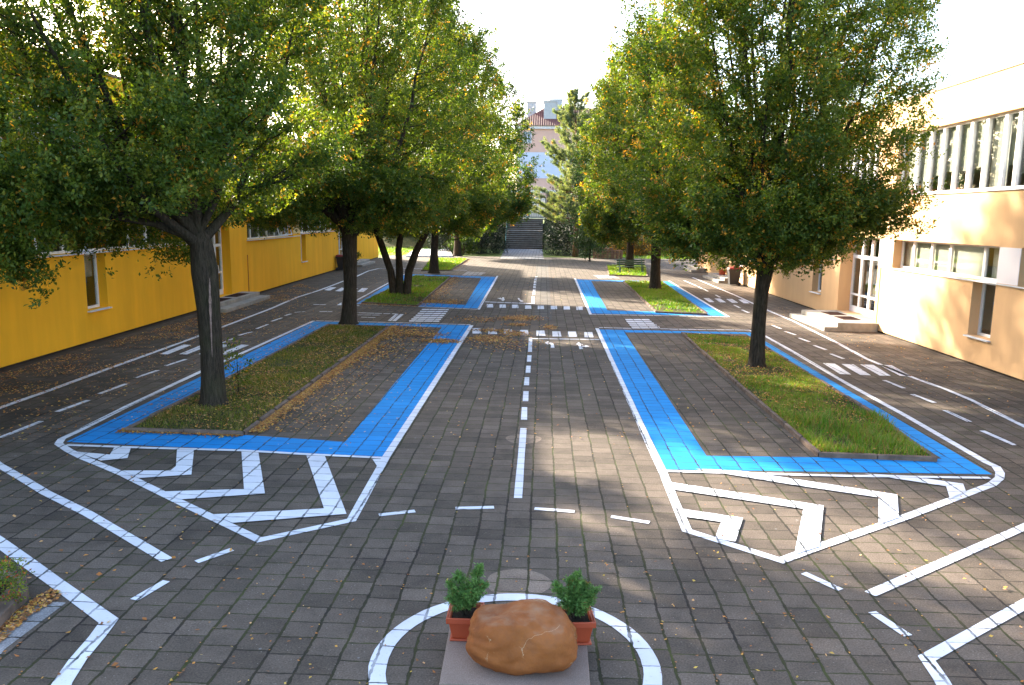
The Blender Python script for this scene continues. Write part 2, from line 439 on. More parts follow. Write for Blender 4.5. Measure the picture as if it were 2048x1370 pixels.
marks('chevrons_near_right', polys=[
    [Zf(*p) for p in ((1130,262),(1350,272),(1650,315),(1665,357),(1580,392),(1560,328))],
    [Zf(*p) for p in ((240,236),(480,246),(1303,372),(1312,492),(1203,530),(1203,387),(740,318))],
    [Zf(*p) for p in ((105,306),(915,430),(893,645),(760,688),(808,447),(125,345))],
    [Zf(*p) for p in ((140,443),(490,495),(450,620),(340,604),(375,516),(165,486))]], z=ZW+0.008)
marks('island_outline_far_left', [([(712,608),(957,619),(995,552)], 0.11), ([(718,612),(700,608),(812,547)], 0.10)])
marks('island_outline_far_right', [([(1150,557),(1181,629),(1457,634),(1338,562)], 0.11)])
marks('edge_lines_bottom_left', [([(-60,880),(-20,918),(0,932),(47,959),(91,986),(176,1028),(272,1084),(334,1121)], W),
      ([(-70,1037),(0,1086),(110,1165),(218,1243),(195,1274),(156,1320),(124,1368),(104,1420)], W+.02)])
marks('edge_lines_bottom_right', [([(1740,1189),(2048,1055),(2140,1012)], W), ([(2140,1163),(2048,1210),(1853,1318),(1882,1360),(1915,1420)], W)])
arc = [[(758,1031),(830,1023)],[(911,1017.5),(988,1015.5)],[(1069,1018),(1149,1024)],[(1222,1034),(1299,1046)],[(1607,1147),(1681,1181)],[(1744,1225),(1816,1273)],[(268,1201),(333,1163)],[(393,1125),(464,1100)]]
marks('roundabout_dashes', [(a, 0.09) for a in arc])
cd = [[(1047,857),(1036,997)],[(1049,815),(1048,840)],[(1052,783),(1051,803)],[(1054,755),(1053,771)],[(1057,732),(1056,746)],[(1059,711),(1058,724)],[(1061,676),(1060,704)]]
marks('centre_line', [(a, 0.11) for a in cd]+[([(1056,677.5),(1201,679.5)], 0.13)])
Zg = lambda x, y: (950+x*.2686, 450+y*.2686)
far = [(432,532,590),(437,502,522),(440,480,497),(443,455,472),(445,437,450),(447,420,432),(450,404,414),(453,395,400),(456,385,389)]
marks('centre_line_far', [([Zg(x, b), Zg(x+1, a)], 0.13) for x, a, b in far]+[([Zg(75,573), Zg(440,587)], 0.20)])
row = [(954,662),(985.5,663),(1017,664),(1049,665.5),(1082,666.5),(1114,668),(1145,668.5),(1178,669.5)]
marks('crossing_near', polys=[[(x-9,y+5.5),(x+9,y+5.5),(x+6.5,y-5),(x-9.5,y-5)] for x, y in row])
row = [(112,602),(207,605),(300,607),(396,612),(491,614),(588,615),(684,618),(779,621)]
marks('crossing_far', polys=[[Zg(x-24,y+13),Zg(x+24,y+13),Zg(x+21,y-12),Zg(x-24,y-12)] for x, y in row])
Zh = lambda x, y: (1060+x*.1168, 560+y*.1168)
def arrow(mb, pts):
    # head and stem as their own convex pieces, side by side
    for p in pts: polyp(mb, p)
mb = MB()
arrow(mb, [[Zh(250,1080),Zh(312,1112),Zh(320,1048)], [Zh(318,1072),Zh(385,1082),(Zh(345,1100)),Zh(317,1095)], [Zh(345,1100),Zh(385,1082),Zh(405,1100),Zh(420,1165),Zh(355,1165),Zh(360,1118)]])
tag(mb.build('turn_arrow', m_white), kind='structure')
mb = MB()
arrow(mb, [[Zh(830,1066),Zh(908,1112),Zh(788,1108)], [Zh(826,1110),Zh(868,1111),Zh(880,1132),Zh(892,1150),Zh(910,1186),Zh(848,1188)], [Zh(880,1131),Zh(945,1133),Zh(945,1147),Zh(891,1150)], [Zh(945,1120),Zh(1018,1140),Zh(945,1159)]])
tag(mb.build('turn_arrow', m_white), kind='structure')
mb = MB()
arrow(mb, [[Zg(165,547),Zg(192,543),Zg(192,554)], [Zg(192,546),Zg(204,548),Zg(204,553),Zg(192,551)], [Zg(203,539),Zg(216,540),Zg(219,555),Zg(204,556)], [Zg(190,556),Zg(226,556),Zg(208,567)]])
arrow(mb, [[Zg(317,545),Zg(333,545),Zg(338,560),Zg(325,560)], [Zg(325,560),Zg(338,559),Zg(350,566),Zg(342,571)], [Zg(345,560),Zg(361,569),Zg(338,573)]])
tag(mb.build('turn_arrows_far', m_white), kind='structure')
Zi = lambda x, y: (620+x*.1465, 600+y*.1465)
st = [(1525,1893,130,7),(1500,1875,157,7),(1470,1855,184,7),(1443,1832,211,8),(1415,1808,237,8),(1385,1788,262,8),(1355,1765,288,9)]
marks('crossing_left_link', polys=[[Zi(a-3,y+h),Zi(b-3,y+h+4),Zi(b+3,y-h+4),Zi(a+3,y-h)] for a, b, y, h in st])
marks('crossing_right_link', polys=[[(a,y+1.2),(b,y+1.2),(b-2,y-1.0),(a-2,y-1.0)] for a, b, y in ((1252,1300,639.5),(1254,1304,643),(1257,1309,646.7),(1260,1314,650.4),(1264,1320,654.5))])
marks('lane_marks_left_link', [([Zi(650,176),Zi(980,187)], .12), ([Zi(1000,187),Zi(1102,190)], .12), ([Zi(1120,190),Zi(1180,193)], .12), ([Zi(650,206),Zi(960,209)], .10), ([Zi(700,236),Zi(900,243)], .10),
      ([Zi(45,62),Zi(215,66)], .13), ([Zi(130,159),Zi(305,160)], .13)],
      [[Zi(1170,192),Zi(1215,192),Zi(1105,288),Zi(1060,286)], [Zi(1232,194),Zi(1280,196),Zi(1172,290),Zi(1120,288)], [Zi(365,72),Zi(430,72),Zi(430,35)]])
marks('edge_line_left_lane', [([(-80,850),(0,816),(97,782),(205,742),(322,700),(398,672),(438,657),(538,619),(594,595),(638,581),(683,564),(713,553),(737,542),(758,537),(790,536),(934,541)], 0.13)])
ll = [[(-60,900),(-25,885)],[(0,876),(83,843)],[(114,824),(177,801)],[(199,788),(253,768)],[(271,756),(316,741)],[(331,732),(372,719)],[(441,687),(454,683)],[(458,681),(469,677)],[(478,671),(504,664)],[(513,658),(536,649)],[(543,643),(564,636)],[(570,631.5),(582,628)],[(589,625),(610,623.5)]]
marks('centre_dashes_left_lane', [(a, 0.10) for a in ll])
Zj = lambda x, y: (x*.293, 400+y*.293)
marks('crossing_left_lane', polys=[[Zj(a,1054),Zj(a+55,1056),Zj(a+215,992),Zj(a+160,988)] for a in (1090,1222,1354,1486)])
Zk = lambda x, y: (500+x*.293, 400+y*.293)
marks('crossing_left_lane_far', polys=[[Zk(505,615),Zk(545,620),Zk(590,598),Zk(550,595)],[Zk(580,622),Zk(620,625),Zk(665,603),Zk(625,599)],[Zk(655,625),Zk(697,627),Zk(736,605),Zk(695,601)],[Zk(733,627),Zk(773,629),Zk(807,604),Zk(765,601)]])
marks('edge_line_right_lane', [([(1385,555),(1390,557),(1471,591),(1531,619),(1588,643),(1676,687),(1733,718),(1808,749),(1891,779),(1939,799),(1983,821),(2048,853),(2130,893)], 0.12)])
rl = [[(1964,862),(2030,891)],[(2062,905),(2120,932)],[(1889,821),(1939,844)],[(1824,789),(1869,806)],[(1768,761),(1808,777)],[(1661,708),(1687,718)],[(1628,691),(1652,700)],[(1597,676),(1619,684)],[(1570,663),(1591,670)],[(1545,651),(1562,658)],[(1484,620),(1498,626)],[(1468,610),(1480,616)],[(1431,590),(1440,595)],[(1407,578),(1416,583)],[(1396,573),(1405,578)],[(1368,561),(1393,572)]]
marks('centre_dashes_right_lane', [(a, 0.10) for a in rl])
marks('crossing_right_lane', polys=[[Ze(*p) for p in q] for q in (((1130,380),(1185,383),(1260,432),(1208,430)),((1215,384),(1270,386),(1350,436),(1300,434)),((1300,386),(1360,388),(1440,438),(1390,437)),((1388,388),(1445,390),(1533,440),(1480,438)))])
marks('crossing_right_lane_far', polys=[[Zg(*p) for p in q] for q in (((1700,545),(1740,545),(1785,575),(1745,575)),((1780,548),(1825,548),(1870,577),(1826,577)),((1870,552),(1915,552),(1960,580),(1915,580)),((1960,556),(2000,556),(2045,584),(2000,584)))])
cc = (-0.175, 6.03)
mb = MB(); line(mb, [(cc[0]+1.14*math.cos(a), cc[1]+1.14*math.sin(a)) for a in np.linspace(0, 2*math.pi, 61)], 0.145, world=True, closed=True)
tag(mb.build('white_circle', m_white), kind='structure')

# ------------------------------------------------------------------ leaves and grass scatter
def in_poly(x, y, poly):
    c = np.zeros(len(x), bool); n = len(poly)
    for i in range(n):
        x1, y1 = poly[i]; x2, y2 = poly[(i+1) % n]
        with np.errstate(divide='ignore', invalid='ignore'):
            t = ((y1 > y) != (y2 > y)) & (x < (x2-x1)*(y-y1)/(y2-y1+1e-12)+x1)
        c ^= t
    return c
def vnoise(x, y, s, seed=0):
    """cheap smooth value noise 0..1"""
    r = np.random.default_rng(seed).random((64, 64))
    u = x/s+100; v = y/s+100; i = np.floor(u).astype(int); j = np.floor(v).astype(int); fu = u-i; fv = v-j
    fu = fu*fu*(3-2*fu); fv = fv*fv*(3-2*fv)
    g = lambda a, b: r[a % 64, b % 64]
    return (g(i,j)*(1-fu)+g(i+1,j)*fu)*(1-fv)+(g(i,j+1)*(1-fu)+g(i+1,j+1)*fu)*fv
def scatter(poly, n, seed=0):
    r = np.random.default_rng(seed); P = np.array(poly); lo = P.min(0); hi = P.max(0)
    a = abs(0.5*sum(P[i][0]*P[(i+1) % len(P)][1]-P[(i+1) % len(P)][0]*P[i][1] for i in range(len(P))))
    m = int(n*(hi-lo).prod()/max(a, 1e-3)*1.02)+4
    x = r.uniform(lo[0], hi[0], m); y = r.uniform(lo[1], hi[1], m)
    k = in_poly(x, y, poly)
    return x[k], y[k]
LEAFC = np.array([(0.46,0.19,0.035),(0.52,0.26,0.05),(0.36,0.13,0.03),(0.26,0.10,0.03),(0.52,0.34,0.06),(0.18,0.08,0.03),(0.55,0.30,0.12)])
fallen = []
def fall(x, y, z=0.016, size=0.05):
    k = len(x)
    if k == 0: return
    fallen.append((x, y, np.full(k, z) if np.isscalar(z) else z, np.full(k, size)))
def flush_fallen():
    x = np.concatenate([f[0] for f in fallen]); y = np.concatenate([f[1] for f in fallen]); z = np.concatenate([f[2] for f in fallen]); s = np.concatenate([f[3] for f in fallen])
    n = len(x); a = rng.uniform(0, 6.28, n); s = s*rng.uniform(0.6, 1.25, n)
    d = np.stack([np.cos(a), np.sin(a), rng.normal(0, .18, n)], 1)*s[:, None]*0.5
    e = np.stack([-np.sin(a), np.cos(a), rng.normal(0, .25, n)], 1)*(s*rng.uniform(0.28, 0.42, n))[:, None]
    c = np.stack([x, y, z+s*0.12], 1)
    up = np.zeros((n, 3)); up[:, 2] = s*rng.uniform(-.12, .22, n)
    V = np.stack([c-d+up*.5, c+e*0.9-up*.2, c+d+up, c-e*0.9-up*.2], 1).reshape(-1, 3)
    V[:, 2] = np.maximum(V[:, 2], 0.014)
    Fc = np.arange(n*4).reshape(n, 4)
    tint = LEAFC[rng.integers(0, len(LEAFC), n)]*rng.uniform(0.65, 1.15, n)[:, None]
    tag(fast_mesh('fallen_leaves', V, Fc, m_fallen, tint=tint), 'orange and brown autumn leaves scattered over the paving and lawns', 'leaves', kind='stuff')

blades = []
def grass(poly, n, z, h, seed=0, green=1.0, hfun=None, yellow=0.25):
    x, y = scatter(poly, n, seed); r = np.random.default_rng(seed+1); k = len(x)
    nz = vnoise(x, y, 0.45, seed+2); nz2 = vnoise(x, y, 1.3, seed+3)
    keep = r.random(k) < np.clip((nz*.55+nz2*.45)*2.6-.55, .08, 1)
    x, y, nz, nz2 = x[keep], y[keep], nz[keep], nz2[keep]; k = len(x)
    hh = h*r.uniform(0.5, 1.35, k)*(0.5+nz)
    if hfun is not None: hh = hh*hfun(x, y)
    a = r.uniform(0, 6.28, k); ln = r.uniform(0.2, 0.9, k)*hh
    wd = 0.006+0.004*r.random(k)
    wd = wd*np.clip(np.hypot(x, y)/12, 1, 4)
    b0 = np.stack([x-np.sin(a)*wd, y+np.cos(a)*wd, np.full(k, z)], 1); b1 = np.stack([x+np.sin(a)*wd, y-np.cos(a)*wd, np.full(k, z)], 1)
    tp = np.stack([x+np.cos(a)*ln, y+np.sin(a)*ln, z+hh], 1)
    V = np.stack([b0, b1, tp], 1).reshape(-1, 3)
    g0 = np.array((0.06, 0.16, 0.010)); g1 = np.array((0.17, 0.255, 0.022)); g2 = np.array((0.24, 0.18, 0.06))
    t = np.clip(nz2+r.normal(0, .2, k), 0, 1)[:, None]
    c = (g0*(1-t)+g1*t)*np.array((green**.3, green, green))
    yy = (r.random(k) < yellow)[:, None]; c = np.where(yy, g2*r.uniform(.6, 1.1, k)[:, None], c)
    blades.append((V, c))
def flush_grass(name, label):
    V = np.concatenate([b[0] for b in blades]); c = np.concatenate([b[1] for b in blades]); n = len(V)//3
    tag(fast_mesh(name, V, np.arange(n*3).reshape(n, 3), m_blade, tint=c), label, 'grass', kind='stuff'); blades.clear()

def island(outer_px, label, dens, gh, seed, hfun=None, yellow=.25, gname='grass', glabel='', kh=0.075, green=1.0):
    P = ccw([G(p[0], p[1], kh) for p in outer_px]); n = len(P)
    cx = sum(p[0] for p in P)/n; cy = sum(p[1] for p in P)/n
    kb = MB(); kw = 0.075
    # inner offset
    inner = []
    for i in range(n):
        a = Vector(P[i-1]); b = Vector(P[i]); c = Vector(P[(i+1) % n])
        d1 = (b-a).normalized(); d2 = (c-b).normalized(); nn = Vector((-(d1+d2).y, (d1+d2).x)).normalized()
        inner.append(b+nn*kw/max(0.35, nn.dot(Vector((-d1.y, d1.x)))))
    for i in range(n):
        a, b = Vector(P[i]), Vector(P[(i+1) % n]); ia, ib = inner[i], inner[(i+1) % n]
        m = max(1, int((b-a).length/0.8))
        for k in range(m):
            g0 = k/m+0.004; g1 = (k+1)/m-0.004; j = random.uniform(-.012, .012); jj = random.uniform(-.01, .01)
            kb.prism([tuple(a.lerp(b, g0)), tuple(a.lerp(b, g1)), tuple(ia.lerp(ib, g1)), tuple(ia.lerp(ib, g0))], -0.01, kh+j)
    ko = kb.build('island_kerb', m_kerb, bevel=0.008); tag(ko, label, 'kerb', 'kerbs around the tree beds')
    # soil with relief
    ip = [tuple(v) for v in inner]
    mb = MB(); mb.poly([(x, y, kh-0.035) for x, y in ip]); tag(mb.build('soil', m_bed), kind='structure')
    grass(ip, dens, kh-0.045, gh, seed, hfun=hfun, yellow=yellow, green=green)
    flush_grass(gname, glabel)
    x, y = scatter(ip, int(dens*0.03), seed+9); return P, ip

L1px = [(247,855),(488,864),(778,652),(655,648),(450,755)]
P1, I1 = island(L1px, 'brown kerb framing the near left grass bed edged with a drift of orange leaves', 30000, 0.055, 11, glabel='patchy grass strewn with leaves in the near left tree bed', yellow=.42, green=.62)
def tuft(x, y):
    c = G(1700, 850); d = np.hypot((x-c[0])/1.5, (y-c[1])/1.0); front = np.clip((14.6-y)/3.0, 0, 1)
    return 0.45+0.75*front+1.5*np.exp(-d*d*2.2)
R1px = [(1637,906),(1876,915),(1760,830),(1500,672),(1362,664),(1490,780)]
P2, I2 = island(R1px, 'dark kerb framing the near right grass bed with lush grass at its front', 44000, 0.12, 21, hfun=tuft, glabel='sunlit yellow green grass in the near right tree bed', yellow=.3)
L2px = [(722,604),(836,610),(902,553),(828,551)]
P3, I3 = island(L2px, 'kerb framing the far left grass bed under the three stemmed tree', 12000, 0.09, 31, glabel='shaded grass in the far left tree bed')
R2px = [(1311,622),(1416,627),(1325,562),(1246,562)]
P4, I4 = island(R2px, 'kerb framing the far right grass bed in front of the bench', 14000, 0.09, 41, glabel='bright grass in the far right tree bed', yellow=.12)
P5, I5 = island([(842,540),(904,539),(937,517),(862,515)], 'kerb of the back left grass bed beside the path to the stairs', 7000, 0.12, 51, glabel='sunny grass in the back left bed', yellow=.1)
P6, I6 = island([(1218,549),(1296,552),(1292,532),(1212,531)], 'kerb of the back right grass bed beneath the green bench', 7000, 0.12, 61, glabel='bright grass in the bed under the bench', yellow=.1)
# lawns at the back
grass([(-17.5, 72.3), (-9, 72.3), (-9, 96), (-20, 96)], 9000, -0.03, 0.16, 71, yellow=.05)
grass([(7.5, 72.3), (22, 72.3), (30, 90), (7.5, 90)], 11000, -0.03, 0.16, 72, yellow=.1)
flush_grass('lawn_grass', 'green lawn grass behind the courtyard paving')

# fallen leaves: dense drifts and a thin general scatter
def strip(pts, wd, n, seed, falloff=1.0, size=.055, z=0.016):
    """leaves drifted along a line of surveyed points, dense at the line and thinning to one side (wd>0: left of the direction)"""
    r = np.random.default_rng(seed); P = [np.array(G(*p)) for p in pts]
    L = [np.linalg.norm(b-a) for a, b in zip(P[:-1], P[1:])]; T = sum(L)
    for a, b, l in zip(P[:-1], P[1:], L):
        k = int(n*l/T); t = r.random(k); d = (b-a)/l; nn = np.array([-d[1], d[0]])
        o = np.abs(r.normal(0, 1, k))**falloff*wd*0.5
        q = a+(b-a)*t[:, None]+nn*o[:, None]
        fall(q[:, 0], q[:, 1], z, size)
strip([(492,866),(640,760),(784,652)], -0.26, 8200, 1)
strip([(492,866),(640,760),(784,652)], -1.3, 900, 2)
strip([(250,858),(490,868)], -0.20, 2600, 3)
strip([(245,852),(450,760),(640,652)], 0.45, 350, 4)
strip([(838,612),(906,554)], -0.7, 1500, 5, size=.07)
strip([(722,608),(838,613)], -0.25, 500, 6, size=.07)
strip([(905,540),(936,518)], -0.5, 260, 61, size=.08)
def patch(px, py, rx, ry, n, seed, size=.075, z=0.016):
    n = int(n*2.2)
    r = np.random.default_rng(seed); c = G(px, py); a = r.random(n)*6.28; q = np.sqrt(-np.log(1-r.random(n)*.98))*.6
    fall(c[0]+np.cos(a)*q*rx, c[1]+np.sin(a)*q*ry, z, size)
patch(1040,637,0.9,0.9,430,7); patch(1035,650,.5,.4,140,8); patch(978,678,.8,.7,420,9); patch(985,662,.7,.4,200,10)
patch(1030,668,.5,.6,220,11); patch(880,683,.75,.5,330,12); patch(800,665,1.2,2.0,420,13); patch(740,700,1.4,2.4,420,14); patch(1100,655,.3,.7,90,15); patch(850,670,.9,.6,160,16)
patch(905,605,.5,1.2,160,17); patch(860,603,.7,.7,200,18); patch(1010,690,1.2,1.5,160,19); patch(960,640,1.0,1.0,120,20)
def gen(poly_px, n, seed, size=.05, z=.016, thr=0.0, ns=0.9):
    P = [G(*p) for p in poly_px]; x, y = scatter(P, n, seed)
    v = vnoise(x, y, ns, seed+5)*.6+vnoise(x, y, ns*.3, seed+6)*.4; k = v > thr+np.random.default_rng(seed).random(len(x))*.35-.1
    fall(x[k], y[k], z, size)
gen([(-40,760),(380,640),(600,568),(640,580),(440,655),(130,772),(-40,835)], 15000, 101, thr=.42, ns=1.1)
gen([(-60,830),(440,655),(610,600),(640,640),(380,745),(120,875),(-60,900)], 2600, 102, thr=.38)
gen([(-40,950),(120,880),(500,1080),(400,1370),(-40,1370)], 150, 103, thr=.2)
gen([(500,860),(690,880),(770,650),(790,650)], 700, 104, thr=.3)
gen([(200,860),(770,910),(940,655),(640,645)], 500, 105, thr=.2)
gen([(500,1080),(1500,1100),(1700,1370),(300,1370)], 210, 106, thr=.2, size=.035)
gen([(800,900),(1320,900),(1180,660),(950,660)], 210, 107, thr=.2)
gen([(1340,940),(2048,1000),(2048,1370),(1500,1300)], 110, 108, thr=.2, size=.04)
gen([(1420,910),(1630,900),(1380,680),(1260,670)], 110, 109, thr=.2)
gen([(1500,640),(2000,850),(2048,780),(1560,610)], 500, 110, thr=.3)
gen([(520,600),(740,530),(950,550),(950,640),(700,640)], 900, 111, thr=.3, size=.06)
gen([(0,1290),(60,1235),(135,1190),(100,1180),(-20,1260)], 420, 112, thr=.05, size=.045)
gen([(960,640),(1200,640),(1150,540),(1000,540)], 110, 113, thr=.2, size=.07)
for P, n, s in ((I1, 5200, 120), (I2, 5200, 121), (I3, 900, 122), (I4, 160, 123), (I5, 200, 124)):
    x, y = scatter(P, n, s); v = vnoise(x, y, .8, s); k = v > .35+np.random.default_rng(s).random(len(x))*.3-.15
    if s == 121: k &= (y > 13.6) | (np.random.default_rng(5).random(len(x)) < .1)
    fall(x[k], y[k], np.random.default_rng(s+1).uniform(.05,.10,k.sum()), 0.05)
# leaves and crumbs caught in the long joints
r_ = np.random.default_rng(200); xs = (np.floor(r_.uniform(-7, 7, 1500)/PX))*PX-0.095+r_.normal(0, .012, 1500); ys = 5+r_.random(1500)**1.6*16
keep = ~(in_poly(xs, ys, I1) | in_poly(xs, ys, I2)) & (vnoise(xs, ys, 1.1, 201) > .45)
fall(xs[keep], ys[keep], 0.012, 0.028)
flush_fallen()

# ------------------------------------------------------------------ buildings
XR = 11.25
def facade(mb, s0, s1, z0, z1, ops, m=0, mrev=0):
    """front wall at y=0 (inward is +y) cut by openings (a, b, c, d, depth)"""
    S = sorted({s0, s1, *[o[0] for o in ops], *[o[1] for o in ops]}); Z = sorted({z0, z1, *[o[2] for o in ops], *[o[3] for o in ops]})
    S = [s for s in S if s0 <= s <= s1]; Z = [z for z in Z if z0 <= z <= z1]
    inside = lambda s, z: any(o[0] < s < o[1] and o[2] < z < o[3] for o in ops)
    dep = lambda s, z: max([o[4] for o in ops if o[0] < s < o[1] and o[2] < z < o[3]] or [0])
    for i in range(len(S)-1):
        for j in range(len(Z)-1):
            a, b, c, d = S[i], S[i+1], Z[j], Z[j+1]
            if not inside((a+b)/2, (c+d)/2):
                mb.quad((a,0,c),(b,0,c),(b,0,d),(a,0,d), m)
            else:
                D = dep((a+b)/2, (c+d)/2)
                if i == 0 or not inside((S[i-1]+a)/2, (c+d)/2): mb.quad((a,0,c),(a,0,d),(a,D,d),(a,D,c), mrev)
                if i == len(S)-2 or not inside((b+S[i+2])/2, (c+d)/2): mb.quad((b,0,d),(b,0,c),(b,D,c),(b,D,d), mrev)
                if j == 0 or not inside((a+b)/2, (Z[j-1]+c)/2): mb.quad((a,0,c),(a,D,c),(b,D,c),(b,0,c), mrev)
                if j == len(Z)-2 or not inside((a+b)/2, (d+Z[j+2])/2): mb.quad((a,0,d),(b,0,d),(b,D,d),(a,D,d), mrev)

def window(root, a, b, c, d, depth, mull, mw=0.07, blinds=(), curtains=(), sill=True, transom=(), ext=0.06, mdeep=0.07, open_sash=()):
    f = MB(); y0, y1 = depth-0.07, depth-0.002
    f.box(a, a+.06, y0, y1, c, d); f.box(b-.06, b, y0, y1, c, d); f.box(a+.06, b-.06, y0+.003, y1, c, c+.07); f.box(a+.06, b-.06, y0+.003, y1, d-.06, d)
    for s in mull: f.box(s-mw/2, s+mw/2, depth-mdeep, y1-.003, c+.07, d-.06)
    for z in transom: f.box(a+.06, b-.06, y0+.006, y1-.006, z-.03, z+.03)
    fr = f.build('window_frame', m_frame, root)
    g = MB(); g.box(a+.03, b-.03, depth-.032, depth-.026, c+.03, d-.03); g.build('pane', m_glass, fr)
    if sill:
        sb = MB(); sb.box(a-.03, b+.03, -ext, depth-.075, c-.035, c-.003); sb.build('sill', m_sill, fr)
    for (x0, x1, zl) in blinds:
        q = MB(); q.box(x0, x1, depth+.05, depth+.056, zl, d-.02); q.box(x0, x1, depth+.045, depth+.065, zl-.03, zl); q.build('blind', m_blind, fr)
    for (x0, x1) in curtains:
        q = MB(); n = 14
        for k in range(n):
            u0 = x0+(x1-x0)*k/n; u1 = x0+(x1-x0)*(k+1)/n
            q.quad((u0, depth+.08+.03*(k % 2), c), (u1, depth+.08+.03*((k+1) % 2), c), (u1, depth+.08+.03*((k+1) % 2), d), (u0, depth+.08+.03*(k % 2), d))
        q.build('curtain', m_curtain, fr)
    for (x0, x1) in open_sash:
        q = MB()
        for u in (x0, x1): q.bar((u, depth-.06, d-.06), (u, depth-.30, c+.10), .045)
        q.bar((x0, depth-.30, c+.10), (x1, depth-.30, c+.10), .045); q.bar((x0, depth-.06, d-.07), (x1, depth-.06, d-.07), .045); q.build('open_sash', m_frame, fr)
    return fr

def body(root, s0, s1, zt, ops, wall, rev, piers=(), cap=m_roofcap, depth=11):
    mb = MB(); facade(mb, s0, s1, 0.06, zt, ops)
    mb.quad((s0,0,.06),(s0,0,zt),(s0,depth,zt),(s0,depth,.06)); mb.quad((s1,0,zt),(s1,0,.06),(s1,depth,.06),(s1,depth,zt))
    mb.quad((s1,depth,0),(s0,depth,0),(s0,depth,zt),(s1,depth,zt))
    mb.build('wall', [wall], root)
    r = MB(); r.box(s0-.03, s1+.03, -.03, depth+.03, zt+.002, zt+.09); r.build('roof', cap, root)
    i = MB(); i.box(s0+.05, s1-.05, .55, depth-.05, 3.62, 3.86); i.quad((s0+.1,4.2,0),(s1-.1,4.2,0),(s1-.1,4.2,zt-.1),(s0+.1,4.2,zt-.1)); i.build('interior', m_room, root)
    p = MB(); p.box(s0, s1, .05, .12, -.02, .06); p.build('plinth', m_dirt, root)

# right building: local x runs towards the camera (s = -Y), local y inward
RB = empty('school_building', (XR, 0, 0), -math.pi/2, 'pale orange two storey building on the right with long rows of white windows', 'building')
def S(Y): return -Y
up = [(S(26.0), S(8.5)), (S(38.2), S(27.4)), (S(50.5), S(39.6))]
lowr = [(S(25.72), S(19.85)), (S(18.95), S(12.0)), (S(41.5), S(32.0)), (S(57.0), S(50.0))]
notch = [(S(20.9), S(19.85), .75, 2.2), (S(33.1), S(32.0), .75, 2.2)]
doors = [(S(30.15), S(26.8), .30, 3.12, .55), (S(47.6), S(44.6), .30, 3.12, .55)]
ops = [(a, b, 4.5, 6.38, .22) for a, b in up]+[(a, b, 2.2, 3.10, .32) for a, b in lowr]+[(a, b, c, d, .32) for a, b, c, d in notch]+doors
body(RB, S(57.6), S(7.0), 7.4, ops, m_orange, m_orange)
def Ysurf(px, py):
    d = _fw+_ri*(px-1024)/F-_up*(py-685)/F
    return d[1]*(XR+.18)/d[0]
mU = [S(Ysurf(px, 378)) for px in (1832, 1857, 1882, 1908, 1936, 1966, 2003, 2030)]
mU += [mU[-1]+.62*k for k in range(1, 18) if mU[-1]+.62*k < S(8.8)]
bl = []
edges = [up[0][0]]+mU+[up[0][1]]
hts = [4.55, 4.56, 5.05, 5.12, 5.1, 5.15, None, 5.12, 4.9, 5.3, 5.1, 5.2, 5.0]
for k in range(len(edges)-1):
    h = hts[k % len(hts)]
    if h: bl.append((edges[k]+.06, edges[k+1]-.06, h))
window(RB, up[0][0], up[0][1], 4.5, 6.38, .22, mU, .13, blinds=bl, curtains=[(edges[6]+.05, edges[7]-.05)], mdeep=.10, ext=.05)
for a, b in up[1:]:
    n = int((b-a)/.62); mm = [a+(b-a)*k/n for k in range(1, n)]; ed = [a]+mm+[b]
    window(RB, a, b, 4.5, 6.38, .22, mm, .13, blinds=[(ed[k]+.06, ed[k+1]-.06, random.choice([4.6, 5.1, 5.2, 5.6])) for k in range(n)], mdeep=.10, ext=.05)
mL = [S(Ysurf(px, 530)) for px in (1820, 1856, 1893, 1962)]
window(RB, lowr[0][0], lowr[0][1], 2.2, 3.10, .32, mL, .11, curtains=[(S(20.8), S(19.95))], blinds=[(S(25.6), S(21.0), 2.24)])
window(RB, lowr[1][0], lowr[1][1], 2.2, 3.10, .32, [lowr[1][0]+k*1.15 for k in range(1, 6)], .11)
window(RB, lowr[2][0], lowr[2][1], 2.2, 3.10, .32, [lowr[2][0]+k*1.19 for k in range(1, 8)], .11)
window(RB, lowr[3][0], lowr[3][1], 2.2, 3.10, .32, [lowr[3][0]+k*1.17 for k in range(1, 6)], .11)
for a, b, c, d in notch: window(RB, a, b, c, d-.04, .32, [], .1, ext=.10)
# white piers between the window rows, slightly proud of the wall plane
for a, b in ((S(19.84), S(18.96)), (S(26.78), S(25.74))):
    q = MB(); q.box(a, b, -.012, .05, 2.21, 3.09); q.build('pier_panel', m_whitewall, RB)
for a, b in ((57.5, 47.7), (44.5, 30.25), (26.7, 20.95), (19.8, 7.1)):
    q = MB(); q.box(S(a), S(b), -.035, -.003, 2.165, 2.197); q.build('sill_band', m_sill, RB)
def door_bay(root, a, b, c, d, dep, n=4, tr=2.36, handles=True, panel=.62, lab=None):
    f = MB(); y0, y1 = dep-.09, dep-.01; w_ = .075
    f.box(a, b, y0, y1, d-.08, d); f.box(a, b, y0+.004, y1, tr-.06, tr+.06); f.box(a, b, y0+.004, y1, c, c+.22); 
    for k in range(n+1):
        s = a+(b-a)*k/n; f.box(max(a, s-w_), min(b, s+w_), y0-.006, y1, c+.22, d-.08)
    f.box(a, b, y0+.008, y1-.01, c+panel, c+panel+.07)
    fr = f.build('door', m_frame, root)
    g = MB(); g.box(a+.02, b-.02, dep-.05, dep-.044, c+.05, d-.05); g.build('pane', m_glass, fr)
    if handles:
        h = MB(); s = a+(b-a)*.72
        h.tube([(s, y0-.02, c+.95), (s, y0-.07, c+.98), (s, y0-.07, c+1.22), (s, y0-.02, c+1.25)], [.014]*4, 6); h.build('handle', m_sill, fr)
for o in doors: door_bay(RB, *o)
q = MB(); q.bar((S(26.55), -.012, .05), (S(26.55), -.012, 2.15), .02); q.build('cable_duct', m_cream, RB)


